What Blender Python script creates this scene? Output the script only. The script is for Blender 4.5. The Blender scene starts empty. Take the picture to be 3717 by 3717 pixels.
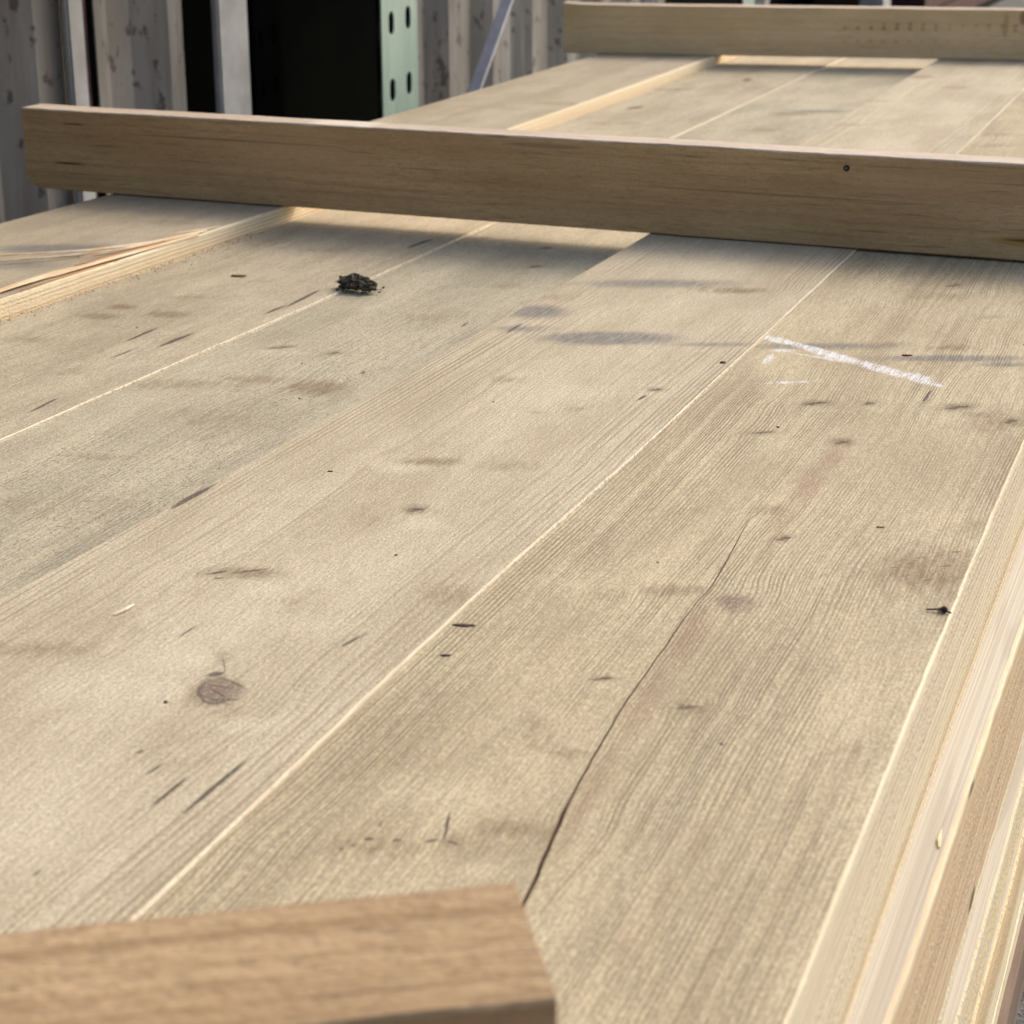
import bpy, bmesh, math, random
from mathutils import Matrix, Vector, noise as mnoise
random.seed(7)
scene = bpy.context.scene
col = scene.collection

# ------------------------------------------------------------------ camera, light, exposure
# Metres. X runs along the timbers, Y to the left across them, z = 0 is the top of the timber pack.
cd = bpy.data.cameras.new('camera')
cam = bpy.data.objects.new('camera', cd); col.objects.link(cam)
RT = Vector((0.36674, -0.93033, 0.0)); UP = Vector((0.31112, 0.12265, 0.94242)); FW = Vector((0.87676, 0.34562, -0.33443))
cam.matrix_world = Matrix(((RT.x, UP.x, -FW.x, 0.0), (RT.y, UP.y, -FW.y, 0.0), (RT.z, UP.z, -FW.z, 0.4), (0, 0, 0, 1)))
cd.sensor_width = 36.0; cd.lens = 65.2; cd.clip_start = 0.02; cd.clip_end = 200
cd.dof.use_dof = True; cd.dof.focus_distance = 1.35; cd.dof.aperture_fstop = 16.0
scene.camera = cam

SUN_EL, SUN_AZ = 37.0, -24.0          # azimuth from +X, negative = towards the right of the pack
w = bpy.data.worlds.new('World'); scene.world = w; w.use_nodes = True
wn = w.node_tree; bgn = wn.nodes['Background']
sky = wn.nodes.new('ShaderNodeTexSky'); sky.sky_type = 'NISHITA'; sky.sun_disc = False
sky.sun_elevation = math.radians(SUN_EL); sky.sun_rotation = math.radians(90 - SUN_AZ)
sky.dust_density = 5.5; sky.air_density = 0.8; sky.ozone_density = 1.0
wn.links.new(sky.outputs[0], bgn.inputs['Color']); bgn.inputs['Strength'].default_value = 0.14
sd = bpy.data.lights.new('sun', 'SUN'); sd.energy = 0.5; sd.angle = math.radians(16); sd.color = (1.0, 0.95, 0.87)
so = bpy.data.objects.new('sun', sd); col.objects.link(so); so.location = (6, -4, 4)
sv = Vector((math.cos(math.radians(SUN_EL)) * math.cos(math.radians(SUN_AZ)), math.cos(math.radians(SUN_EL)) * math.sin(math.radians(SUN_AZ)), math.sin(math.radians(SUN_EL))))
so.rotation_euler = sv.to_track_quat('Z', 'Y').to_euler()
scene.view_settings.view_transform = 'Standard'; scene.view_settings.look = 'None'
scene.view_settings.gamma = 1.0; scene.view_settings.use_curve_mapping = False
scene.view_settings.exposure = 0.85
# ------------------------------------------------------------------ node expression helper
class T:
    """wraps a node tree; E wraps a socket so that arithmetic makes Math nodes"""
    def __init__(s, name):
        s.mat = bpy.data.materials.new(name); s.mat.use_nodes = True; s.nt = s.mat.node_tree
        s.bsdf = s.nt.nodes['Principled BSDF']; s.bsdf.inputs['Roughness'].default_value = 0.75
        s.bsdf.inputs['Specular IOR Level'].default_value = 0.25
        tc = s.nt.nodes.new('ShaderNodeTexCoord'); s.co = tc.outputs['Object']
        sp = s.nt.nodes.new('ShaderNodeSeparateXYZ'); s.nt.links.new(s.co, sp.inputs[0])
        s.x, s.y, s.z = (E(s, o) for o in sp.outputs)
    def put(s, v, sock):
        if isinstance(v, E): s.nt.links.new(v.o, sock)
        elif hasattr(v, 'is_output'): s.nt.links.new(v, sock)
        else: sock.default_value = v
    def m(s, op, *a, clamp=False):
        n = s.nt.nodes.new('ShaderNodeMath'); n.operation = op; n.use_clamp = clamp
        for i, v in enumerate(a): s.put(v, n.inputs[i])
        return E(s, n.outputs[0])
    def ss(s, a, b, v, lo=0.0, hi=1.0):
        n = s.nt.nodes.new('ShaderNodeMapRange'); n.interpolation_type = 'SMOOTHSTEP'
        s.put(v, n.inputs[0]); n.inputs[1].default_value = a; n.inputs[2].default_value = b
        n.inputs[3].default_value = lo; n.inputs[4].default_value = hi
        if a > b: n.inputs[1].default_value, n.inputs[2].default_value = b, a; n.inputs[3].default_value, n.inputs[4].default_value = hi, lo
        return E(s, n.outputs[0])
    def vec(s, x, y, z=0.0):
        n = s.nt.nodes.new('ShaderNodeCombineXYZ')
        for i, v in enumerate((x, y, z)): s.put(v, n.inputs[i])
        return n.outputs[0]
    def noise(s, v, scale=1.0, detail=2.0, rough=0.5, dist=0.0):
        n = s.nt.nodes.new('ShaderNodeTexNoise'); s.put(v, n.inputs['Vector'])
        n.inputs['Scale'].default_value = scale; n.inputs['Detail'].default_value = detail
        n.inputs['Roughness'].default_value = rough; n.inputs['Distortion'].default_value = dist
        return E(s, n.outputs[0])
    def mix(s, f, a, b, mode='MIX'):
        n = s.nt.nodes.new('ShaderNodeMix'); n.data_type = 'RGBA'; n.blend_type = mode
        s.put(f, n.inputs[0])
        for v, k in ((a, 6), (b, 7)):
            if isinstance(v, tuple): n.inputs[k].default_value = (*v, 1.0)
            else: s.nt.links.new(v, n.inputs[k])
        return n.outputs[2]
    def ramp(s, f, stops):
        n = s.nt.nodes.new('ShaderNodeValToRGB'); s.put(f, n.inputs[0]); cr = n.color_ramp
        while len(cr.elements) < len(stops): cr.elements.new(0.5)
        for e, (p, c) in zip(cr.elements, stops): e.position = p; e.color = (*c, 1.0)
        return n.outputs[0]
    def finish(s, color, height=None, dist=0.0006, rough=None, strength=1.0):
        s.put(color, s.bsdf.inputs['Base Color'])
        if rough is not None: s.put(rough, s.bsdf.inputs['Roughness'])
        if height is not None:
            b = s.nt.nodes.new('ShaderNodeBump'); b.inputs['Strength'].default_value = strength; b.inputs['Distance'].default_value = dist
            s.put(height, b.inputs['Height']); s.nt.links.new(b.outputs[0], s.bsdf.inputs['Normal'])
        return s.mat
class E:
    def __init__(s, t, o): s.t, s.o = t, o
    def __add__(s, b): return s.t.m('ADD', s, b)
    __radd__ = __add__
    def __sub__(s, b): return s.t.m('SUBTRACT', s, b)
    def __rsub__(s, b): return s.t.m('SUBTRACT', b, s)
    def __mul__(s, b): return s.t.m('MULTIPLY', s, b)
    __rmul__ = __mul__
    def __truediv__(s, b): return s.t.m('DIVIDE', s, b)
    def pow(s, b): return s.t.m('POWER', s, b)
    def sin(s): return s.t.m('SINE', s)
    def abs(s): return s.t.m('ABSOLUTE', s)
    def madd(s, a, b): return s.t.m('MULTIPLY_ADD', s, a, b)
    def clamp(s): return s.t.m('ADD', s, 0.0, clamp=True)

# marks and knots surveyed on the timbers: kind, centre (x, y), affine map to a unit disc, strength
FEATS = [
('P5','knot',0.9540,0.2404,24.14,-89.62,-1.486,58.96,23.24,-61.835,0.80),
('P5','slit',1.2823,0.2470,47.08,-206.83,-9.272,236.62,143.10,-338.773,0.76),
('P5','slit',1.2766,0.2493,55.77,-289.20,0.908,438.13,60.80,-574.472,0.56),
('P5','smear',1.2820,0.2478,25.96,-111.15,-5.745,78.31,53.18,-113.576,0.88),
('P5','light',1.2598,0.2415,18.47,-87.53,-2.130,62.95,24.82,-85.299,0.55),
('P5','smear',1.1173,0.2586,20.83,-83.73,-1.618,75.39,29.72,-91.916,0.80),
('P5','slit',1.0700,0.2386,56.43,-216.19,-8.790,320.79,184.43,-387.245,0.66),
('P5','slit',1.0655,0.2409,66.48,-302.84,2.113,591.92,103.17,-655.563,0.49),
('P5','smear',1.0697,0.2393,31.14,-116.14,-5.514,106.21,67.83,-129.852,0.77),
('P5','light',1.0535,0.2339,22.05,-91.38,-1.856,84.86,33.45,-97.231,0.55),
('P5','slit',0.8142,0.2248,46.15,-145.38,-4.889,700.01,377.18,-654.743,0.85),
('P5','slit',0.8110,0.2288,54.17,-204.12,2.771,1283.66,278.99,-1104.865,0.63),
('P5','smear',0.8138,0.2258,25.52,-78.03,-3.145,231.93,136.76,-219.625,0.99),
('P5','light',0.8070,0.2216,17.85,-61.21,-0.835,182.66,72.00,-163.364,0.55),
('P5','smear',0.8107,0.2221,15.21,-52.28,-0.717,96.32,37.97,-86.516,0.50),
('P5','slit',0.8306,0.2759,67.34,-184.25,-5.093,541.15,294.86,-530.845,0.76),
('P5','slit',0.8274,0.2787,80.83,-258.81,5.260,1008.45,214.60,-894.218,0.56),
('P5','smear',0.8303,0.2767,37.07,-98.91,-3.410,178.86,107.02,-178.117,0.88),
('P5','light',0.8214,0.2719,26.41,-77.71,-0.561,142.75,56.27,-132.549,0.55),
('P5','smear',0.7447,0.2641,28.16,-78.09,-0.348,188.56,74.33,-160.046,0.80),
('P5','smear',0.6668,0.2644,17.67,-44.60,0.011,99.71,39.31,-76.881,0.80),
('P5','smear',0.6507,0.2777,12.12,-28.77,0.103,51.03,20.12,-38.794,0.40),
('P5','smear',0.9604,0.2768,12.59,-41.81,-0.517,94.97,37.44,-101.577,0.90),
('P5','smear',0.9398,0.3070,17.43,-52.02,-0.409,72.25,28.48,-76.646,0.40),
('P5','slit',1.3744,0.2866,25.65,-106.88,-4.626,287.63,178.55,-446.509,0.85),
('P5','slit',1.3684,0.2920,31.21,-149.11,0.822,538.51,66.00,-756.156,0.63),
('P5','smear',1.3739,0.2880,14.14,-57.44,-2.881,95.00,66.64,-149.715,0.99),
('P5','light',1.3563,0.2810,10.09,-45.05,-1.020,76.36,30.10,-112.033,0.55),
('P5','slit',1.3892,0.2491,51.71,-242.86,-11.332,361.40,223.93,-557.851,0.76),
('P5','slit',1.3852,0.2513,61.15,-338.89,0.459,667.95,80.55,-945.488,0.56),
('P5','smear',1.3890,0.2497,28.50,-130.53,-6.989,119.61,83.63,-187.015,0.88),
('P5','light',1.3744,0.2455,20.18,-102.09,-2.666,94.98,37.44,-139.735,0.55),
('P5','slit',1.4044,0.1826,19.57,-117.00,-6.125,246.42,151.81,-373.812,0.95),
('P5','slit',1.3978,0.1877,22.49,-163.27,-0.782,447.37,53.58,-635.376,0.70),
('P5','smear',1.4039,0.1839,10.88,-62.87,-3.714,81.80,56.73,-125.278,1.10),
('P5','light',1.3824,0.1779,7.51,-49.43,-1.591,64.80,25.54,-94.120,0.55),
('P5','smear',1.3884,0.1648,6.02,-42.13,-1.408,73.36,28.92,-106.618,0.70),
('P5','slit',1.3815,0.1404,32.43,-228.64,-12.694,223.12,135.98,-327.352,0.95),
('P5','slit',1.3754,0.1428,35.20,-319.48,-2.795,400.02,49.79,-557.311,0.70),
('P5','smear',1.3813,0.1411,18.09,-122.89,-7.646,74.22,50.77,-109.686,1.10),
('P5','light',1.3565,0.1366,12.28,-96.78,-3.438,58.57,23.09,-82.610,0.55),
('P5','smear',1.3716,0.1507,4.96,-36.73,-1.265,27.15,10.70,-38.849,0.50),
('P5','slit',1.2843,0.3061,35.98,-133.64,-5.298,397.54,242.49,-584.770,0.66),
('P5','slit',1.2797,0.3103,43.88,-186.53,1.724,747.70,102.33,-988.616,0.49),
('P5','smear',1.2838,0.3072,19.79,-71.81,-3.344,131.19,90.13,-196.109,0.77),
('P5','light',1.2713,0.3016,14.16,-56.18,-1.061,105.20,41.47,-146.254,0.55),
('P5','smear',1.5869,0.2156,6.90,-44.29,-1.403,73.09,28.81,-122.200,0.70),
('P5','smear',1.5823,0.2673,10.12,-54.28,-1.499,71.84,28.32,-121.248,0.60),
('P5','smear',1.3578,0.3009,4.75,-20.06,-0.419,35.64,14.05,-52.622,0.35),
('P5','smear',0.7579,0.2839,34.44,-91.25,-0.203,27.10,10.68,-23.570,0.50),
('P5','smear',0.7060,0.2825,30.49,-76.37,0.051,36.14,14.25,-29.543,0.40),
('P5','smear',1.0447,0.1498,4.22,-24.59,-0.727,21.54,8.49,-23.776,0.75),
('P5','smear',0.7957,0.1421,6.35,-30.33,-0.745,24.06,9.48,-20.493,0.30),
('P5','smear',1.1321,0.1282,7.23,-50.67,-1.693,31.81,12.54,-37.625,0.40),
('P5','smear',1.7810,0.2661,4.11,-24.68,-0.747,40.99,16.16,-77.295,0.40),
('P5','smear',1.5137,0.2479,2.07,-11.34,-0.319,45.60,17.98,-73.486,0.35),
('P5','smear',0.7113,0.1619,17.77,-70.01,-1.306,16.41,6.47,-12.716,0.25),
('P5','smear',0.6315,0.3140,14.64,-30.55,0.346,68.79,27.12,-51.956,0.55),
('P5','light',0.9491,0.3461,10.13,-27.49,-0.095,37.00,14.59,-40.164,0.50),
('P5','light',1.2519,0.2758,5.58,-23.56,-0.492,18.57,7.32,-25.264,0.50),
('P5','light',0.6834,0.3123,10.61,-23.75,0.166,46.23,18.22,-37.280,0.60),
('P5','light',0.6279,0.2633,19.20,-46.29,0.127,72.51,28.58,-53.053,0.60),
('P5','light',0.9058,0.2833,8.75,-27.09,-0.256,31.06,12.24,-31.604,0.40),
('P5','light',1.2984,0.2630,4.66,-21.15,-0.489,23.47,9.25,-32.903,0.40),
('P5','light',0.8331,0.1901,18.46,-73.56,-1.400,50.41,19.87,-45.775,0.40),
('P5','grey',1.5508,0.2100,2.35,-15.08,-0.478,88.97,35.07,-145.335,0.90),
('P5','grey',1.5521,0.3189,2.97,-13.47,-0.311,72.62,28.63,-121.843,0.70),
('P5','grey',1.5461,0.1656,5.00,-38.55,-1.354,109.46,43.15,-176.389,0.70),
('P5','brown',1.2435,0.2468,-29.55,53.52,23.535,-10.43,-136.13,46.561,1.00),
('P5','brown',1.1796,0.2495,-22.05,28.09,19.004,1.62,-127.73,29.957,1.00),
('P5','brown',1.0878,0.2471,-17.73,16.87,15.117,10.04,-181.56,33.945,0.60),
('P5','brown',0.9023,0.2518,-24.90,19.94,17.442,8.25,-141.53,28.198,1.00),
('P5','brown',0.8201,0.2486,-19.19,13.79,12.314,10.55,-176.55,35.234,0.85),
('P5','brown',0.7140,0.2415,-17.01,9.85,9.765,16.80,-235.25,44.825,0.60),
('P5','slit',0.6594,0.2904,74.31,-2.55,-48.258,-312.08,1007.16,-86.690,1.00),
('P5','slit',0.6473,0.2825,57.17,-264.01,37.559,1055.03,-287.68,-601.720,0.90),
('P5','slit',0.6362,0.3174,185.55,-324.80,-14.946,437.06,338.10,-385.405,0.90),
('P5','slit',0.6404,0.3056,190.54,-342.10,-17.466,544.97,432.36,-481.147,0.70),
('P5','slit',0.6289,0.3213,317.85,-584.95,-11.922,592.14,355.92,-486.742,0.60),
('P5','slit',0.6506,0.3183,265.30,-67.86,-151.012,-429.43,1631.50,-239.919,0.60),
('P5','slit',0.6249,0.3247,416.85,-663.31,-45.124,515.23,493.24,-482.098,0.50),
('P5','slit',0.6452,0.2915,121.47,-231.77,-10.815,559.61,414.56,-481.933,0.70),
('P5','slit',1.0670,0.1533,51.83,-254.14,-16.343,616.32,432.50,-723.907,0.50),
('P5','slit',1.0578,0.1379,35.03,-190.74,-10.755,642.47,394.20,-733.990,0.60),
('P5','slit',1.0329,0.1577,73.19,-360.16,-18.800,659.65,394.02,-743.482,0.45),
('P5','slit',1.0314,0.1441,53.06,-262.32,-16.921,657.28,454.63,-743.448,0.50),
('P5','slit',1.0841,0.1357,48.53,-282.24,-14.322,623.31,349.44,-723.153,0.50),
('P5','slit',1.0443,0.1664,85.85,-405.01,-22.262,639.72,403.42,-735.157,0.40),
('P5','slit',1.0426,0.1376,92.13,-480.04,-30.000,652.11,435.17,-739.797,0.50),
('P5','slit',1.0548,0.1588,119.99,-560.49,-37.564,621.55,454.98,-727.853,0.40),
('P5','slit',1.4248,0.2115,45.79,-74.20,-49.551,6.94,661.22,-149.768,0.90),
('P5','slit',0.6274,0.3544,149.35,-237.74,-9.444,708.44,553.93,-640.758,0.40),
('P5','chalk',1.5600,0.3697,7.79,-41.80,3.302,112.13,-59.45,-152.953,0.80),
('P5','chalk',1.5492,0.3462,5.09,-30.70,2.750,115.33,-72.31,-153.623,0.70),
('P5','chalk',1.5226,0.3056,3.68,-25.38,2.145,85.78,-52.91,-114.443,0.90),
('P5','chalk',1.5104,0.2985,6.22,-36.32,1.445,224.71,-55.48,-322.836,0.60),
('P5','chalk',1.4954,0.2621,3.96,-32.77,2.674,80.74,-50.58,-107.487,0.80),
('P5','chalk',1.4745,0.2257,6.24,-58.42,3.989,69.93,-38.29,-94.473,1.00),
('P5','chalk',1.4619,0.2140,9.23,-77.14,3.021,160.81,-48.10,-224.807,0.70),
('P5','chalk',1.4917,0.3554,46.78,-80.41,-41.202,-6.87,260.76,-82.422,0.70),
('P5','chalk',1.5231,0.3505,21.66,-86.95,-2.519,149.90,74.66,-254.469,0.60),
('P5','chalk',1.4240,0.3253,10.44,-41.58,-1.336,210.73,111.01,-336.199,0.40),
('P5','chalk',1.5097,0.3096,5.71,-32.98,1.597,303.23,-94.50,-428.529,0.50),
('P5','brown',0.6549,0.1537,-8.25,3.89,4.807,4.17,-440.37,64.944,0.50),
('P5','brown',0.6423,0.1856,-7.75,5.40,3.976,-23.00,-456.14,99.418,0.45),
('P5','brown',0.7221,0.1408,-7.62,3.29,5.038,18.26,-699.51,85.274,0.30),
('P4','knot',0.7436,0.4522,40.75,-70.76,1.698,61.14,24.10,-56.364,1.00),
('P4','smear',0.7397,0.4534,30.50,-52.60,1.289,49.22,19.40,-45.205,0.75),
('P4','smear',0.7221,0.4327,31.73,-55.91,1.280,129.23,50.94,-115.359,0.40),
('P4','light',0.7130,0.4187,23.77,-42.67,0.918,99.69,39.30,-87.531,0.80),
('P4','light',0.7327,0.4816,39.62,-64.20,1.890,48.85,19.26,-45.062,0.60),
('P4','smear',0.8898,0.5208,18.58,-33.14,0.728,83.72,33.00,-91.679,0.90),
('P4','smear',0.7792,0.4715,89.92,-156.52,3.727,52.15,20.56,-50.333,0.50),
('P4','slit',1.0310,0.4723,83.66,-177.26,-2.531,285.41,168.27,-373.721,0.85),
('P4','slit',1.0263,0.4742,105.95,-248.41,9.071,565.97,97.88,-627.296,0.63),
('P4','smear',1.0307,0.4730,45.69,-95.22,-2.049,93.38,61.78,-125.473,0.99),
('P4','light',1.0144,0.4639,33.75,-74.99,0.553,78.13,30.80,-93.548,0.55),
('P4','smear',1.0304,0.4710,26.63,-59.18,0.436,64.60,25.47,-78.561,0.40),
('P4','smear',1.1253,0.5056,16.87,-38.04,0.248,97.05,38.26,-128.560,0.80),
('P4','smear',0.9981,0.4897,21.46,-44.77,0.503,18.74,7.39,-22.321,0.30),
('P4','smear',0.9018,0.3933,18.66,-43.33,0.209,44.54,17.56,-47.070,0.50),
('P4','smear',1.3469,0.5291,17.10,-43.51,-0.007,72.59,28.62,-112.916,0.50),
('P4','slit',1.3606,0.4127,59.73,-182.65,-5.888,336.47,212.40,-545.471,0.66),
('P4','slit',1.3563,0.4153,74.76,-254.88,4.456,654.17,78.92,-920.038,0.49),
('P4','smear',1.3603,0.4135,32.68,-98.17,-3.861,110.43,79.25,-182.994,0.77),
('P4','light',1.3457,0.4072,23.87,-76.81,-0.846,90.54,35.69,-136.385,0.55),
('P4','smear',1.2849,0.4547,34.66,-96.92,-0.468,129.64,51.10,-189.816,0.60),
('P4','smear',1.2665,0.4781,40.01,-105.56,-0.211,163.91,64.61,-238.487,0.60),
('P4','smear',1.7277,0.4463,8.43,-31.46,-0.524,66.78,26.33,-127.136,0.90),
('P4','smear',1.7232,0.4770,13.33,-46.73,-0.673,49.72,19.60,-95.029,0.60),
('P4','smear',0.7510,0.5714,15.00,-21.24,0.875,73.86,29.12,-72.107,0.60),
('P4','smear',0.8660,0.4731,22.17,-42.13,0.734,29.14,11.49,-30.675,0.35),
('P4','smear',1.1357,0.4501,11.14,-28.14,0.007,65.72,25.91,-86.296,0.40),
('P4','smear',1.6321,0.6139,8.70,-23.04,-0.051,51.56,20.32,-96.624,0.40),
('P4','light',0.8737,0.4978,26.31,-48.13,0.969,70.85,27.93,-75.803,0.80),
('P4','light',1.0059,0.4563,24.36,-54.52,0.378,52.54,20.71,-62.303,0.80),
('P4','light',1.1088,0.5184,18.99,-41.31,0.357,43.81,17.27,-57.523,0.80),
('P4','light',0.8360,0.4442,10.48,-20.45,0.320,31.26,12.32,-31.604,0.50),
('P4','light',0.7233,0.5228,14.05,-20.90,0.767,28.92,11.40,-26.876,0.60),
('P4','light',0.7720,0.4897,31.02,-51.76,1.402,45.20,17.82,-43.618,0.60),
('P4','light',0.5924,0.4512,18.11,-26.07,1.034,16.51,6.51,-12.716,0.50),
('P4','light',0.8837,0.4282,15.77,-33.35,0.346,29.14,11.49,-30.675,0.40),
('P4','light',1.3318,0.4648,9.97,-28.23,-0.153,33.84,13.34,-51.264,0.50),
('P4','smear',0.6742,0.4369,21.02,-34.67,0.971,28.26,11.14,-23.920,0.30),
('P4','smear',0.7965,0.5446,15.75,-24.52,0.804,41.69,16.43,-42.152,0.30),
('P4','grey',1.5037,0.5009,6.28,-18.57,-0.138,44.82,17.67,-76.241,1.20),
('P4','grey',1.5732,0.5969,12.07,-31.71,-0.057,36.71,14.47,-66.385,0.90),
('P4','grey',1.7288,0.5273,3.56,-11.43,-0.125,43.13,17.00,-83.520,0.70),
('P4','grey',1.5162,0.4085,5.37,-19.20,-0.291,101.21,39.90,-169.752,0.60),
('P4','grey',1.5079,0.5848,12.74,-32.80,-0.026,59.22,23.35,-102.955,0.60),
('P4','slit',0.6401,0.4189,53.27,-43.33,-15.943,9.64,711.78,-304.357,0.90),
('P4','slit',0.6522,0.4021,32.03,-27.04,-10.018,16.86,594.97,-250.217,1.00),
('P4','slit',0.6563,0.4369,127.90,-116.40,-33.084,79.86,789.62,-397.396,0.60),
('P4','slit',0.8247,0.4173,60.84,-77.88,-17.677,128.72,607.55,-359.692,0.70),
('P4','slit',1.0007,0.6207,31.60,-37.00,-8.653,7.73,314.70,-203.077,1.00),
('P4','slit',0.8020,0.5065,90.75,-92.80,-25.779,36.67,857.43,-463.687,0.60),
('P4','slit',0.5578,0.4326,268.25,-184.64,-69.740,-11.99,969.81,-412.872,0.50),
('P4','slit',0.7587,0.4639,98.47,-150.43,-4.925,240.58,204.25,-277.294,0.90),
('P4','slit',0.7399,0.4512,35.57,-135.25,34.705,1127.62,-622.21,-553.596,0.90),
('P4','slit',0.7343,0.4434,58.43,-109.88,5.813,1022.64,219.89,-848.382,0.80),
('P4','slit',0.7471,0.4538,44.86,-91.03,7.790,1346.43,58.13,-1032.245,0.70),
('P4','slit',0.7319,0.4476,35.70,-91.26,14.723,1284.75,-338.86,-788.644,0.70),
('P4','slit',0.7690,0.4650,-60.51,-46.61,68.206,981.61,-1542.29,-37.722,0.60),
('P4','slit',0.8846,0.5365,70.06,-108.81,-3.596,431.60,397.24,-594.874,0.90),
('P4','slit',0.8949,0.5183,43.46,-70.45,-2.375,545.77,488.34,-741.538,0.70),
('P4','slit',0.8777,0.5307,124.00,-201.29,-2.006,605.99,411.43,-750.213,0.70),
('P4','slit',1.3337,0.4169,69.38,-144.52,-32.293,94.15,521.52,-342.971,0.80),
('P4','slit',1.5072,0.5921,47.00,-82.47,-22.014,3.59,487.31,-293.931,0.80),
('P4','slit',0.6695,0.4527,221.35,-279.70,-21.554,279.32,370.15,-354.578,0.50),
('P3','smear',1.3335,0.7026,17.27,-33.57,0.561,35.56,14.02,-57.267,1.00),
('P3','smear',1.3382,0.7631,15.48,-27.96,0.620,61.24,24.14,-100.368,0.70),
('P3','smear',1.3020,0.8139,9.01,-14.95,0.434,46.76,18.43,-75.887,0.60),
('P3','slit',1.4431,0.7393,78.50,-151.38,-1.357,265.88,175.34,-513.329,0.66),
('P3','slit',1.4382,0.7416,102.03,-211.25,9.926,564.55,64.29,-859.616,0.49),
('P3','smear',1.4428,0.7402,42.70,-81.36,-1.378,85.91,65.45,-172.392,0.77),
('P3','light',1.4262,0.7298,31.93,-63.71,0.949,74.71,29.45,-128.041,0.55),
('P3','slit',1.4446,0.7925,40.84,-74.00,-0.342,257.77,171.32,-508.139,0.47),
('P3','slit',1.4380,0.7987,53.54,-103.16,5.407,556.14,62.81,-849.894,0.35),
('P3','smear',1.4438,0.7943,22.22,-39.76,-0.501,83.03,63.95,-170.679,0.55),
('P3','light',1.4278,0.7814,16.63,-31.15,0.605,72.99,28.77,-126.699,0.55),
('P3','smear',1.1055,0.7678,20.49,-31.00,1.151,90.66,35.74,-127.667,0.60),
('P3','light',1.3685,0.6679,13.79,-28.76,0.341,39.68,15.64,-64.749,0.60),
('P3','light',1.3916,0.7506,16.86,-32.05,0.589,37.32,14.71,-62.985,0.50),
('P3','light',1.0820,0.6988,7.01,-11.37,0.353,19.34,7.62,-26.256,0.40),
('P3','smear',1.0028,0.7127,8.77,-13.05,0.505,21.37,8.42,-27.432,0.35),
('P3','light',0.9977,0.6673,7.67,-12.07,0.405,22.07,8.70,-27.820,0.40),
('P3','smear',1.2265,0.7297,7.50,-13.06,0.328,25.44,10.03,-38.526,0.35),
('P3','light',1.1481,0.6667,8.36,-14.91,0.345,28.90,11.39,-40.772,0.40),
('P3','smear',1.5938,0.7194,10.00,-22.38,0.164,42.97,16.94,-80.679,0.40),
('P3','smear',1.7514,0.6998,13.53,-33.89,0.024,62.15,24.50,-126.000,0.50),
('P3','slit',1.9523,0.7273,68.92,-178.55,-4.689,265.81,193.91,-659.974,0.66),
('P3','slit',1.9474,0.7295,89.41,-248.36,7.070,561.96,21.62,-1110.112,0.49),
('P3','smear',1.9520,0.7281,37.49,-96.01,-3.273,85.94,73.79,-221.489,0.77),
('P3','light',1.9345,0.7198,27.97,-74.87,-0.215,74.23,29.26,-164.649,0.55),
('P3','light',1.6151,0.7861,10.37,-21.63,0.256,34.19,13.48,-65.822,0.50),
('P3','smear',3.1865,0.7333,5.12,-21.58,-0.472,45.01,17.74,-156.424,0.90),
('P3','grey',3.2342,0.7071,4.04,-17.88,-0.419,44.10,17.38,-154.904,0.80),
('P3','smear',2.9761,0.7358,4.81,-18.97,-0.371,38.01,14.98,-124.132,0.50),
('P3','slit',1.8542,0.7027,56.96,-145.07,-3.684,243.68,173.82,-573.962,0.57),
('P3','slit',1.8486,0.7055,73.85,-201.90,5.923,511.81,27.29,-965.414,0.42),
('P3','smear',1.8538,0.7036,31.00,-78.00,-2.590,78.89,65.92,-192.629,0.66),
('P3','light',1.8348,0.6942,23.12,-60.92,-0.125,67.98,26.80,-143.338,0.55),
('P3','smear',0.9974,0.7563,27.35,-38.33,1.704,52.61,20.74,-68.154,0.40),
('P3','grey',0.9328,0.6676,8.43,-8.90,-1.926,5.19,82.30,-59.790,0.32),  # this and the next two: grey strips following the P4 edge
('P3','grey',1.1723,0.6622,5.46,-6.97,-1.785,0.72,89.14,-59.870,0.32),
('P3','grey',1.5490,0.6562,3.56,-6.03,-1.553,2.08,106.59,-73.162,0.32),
('P3','slit',1.5846,0.6728,100.33,-169.38,-45.008,0.10,441.22,-297.031,0.70),
('P3','slit',1.3922,0.6868,170.98,-247.15,-68.294,-9.99,374.35,-243.193,0.60),
('P3','slit',1.3255,0.8847,261.75,-251.12,-124.775,-196.53,611.49,-280.477,0.50),
('P2','smear',1.4772,1.0104,27.58,-41.84,1.533,71.40,28.15,-133.915,1.00),
('P2','smear',1.5195,1.0120,35.32,-54.90,1.892,82.18,32.40,-157.660,0.90),
('P2','smear',1.5091,0.9533,22.99,-37.57,1.131,60.64,23.90,-114.300,0.90),
('P2','smear',1.4272,0.8892,11.99,-19.88,0.574,47.27,18.63,-84.034,0.40),
('P2','light',1.3394,0.8575,9.66,-15.65,0.483,32.85,12.95,-55.108,0.50),
('P2','smear',1.2976,0.9160,13.99,-20.70,0.807,44.72,17.63,-74.174,0.40),
('P2','light',1.5818,0.9037,11.68,-20.96,0.472,44.80,17.66,-86.829,0.50),
('P2','smear',1.8408,0.9601,8.55,-16.67,0.273,44.79,17.66,-99.404,0.40),
('P2','smear',1.5809,0.9696,16.25,-27.28,0.760,78.75,31.04,-154.608,0.50),
('P2','slit',3.6379,0.9350,44.74,-166.69,-6.897,70.88,70.72,-323.968,0.95),
('P2','slit',3.6231,0.9354,58.93,-231.35,2.900,159.88,-33.10,-548.299,0.70),
('P2','smear',3.6375,0.9358,24.29,-89.69,-4.403,22.64,28.08,-108.651,1.10),
('P2','light',3.5703,0.9163,18.43,-70.42,-1.290,20.79,8.19,-81.725,0.55),
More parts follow.
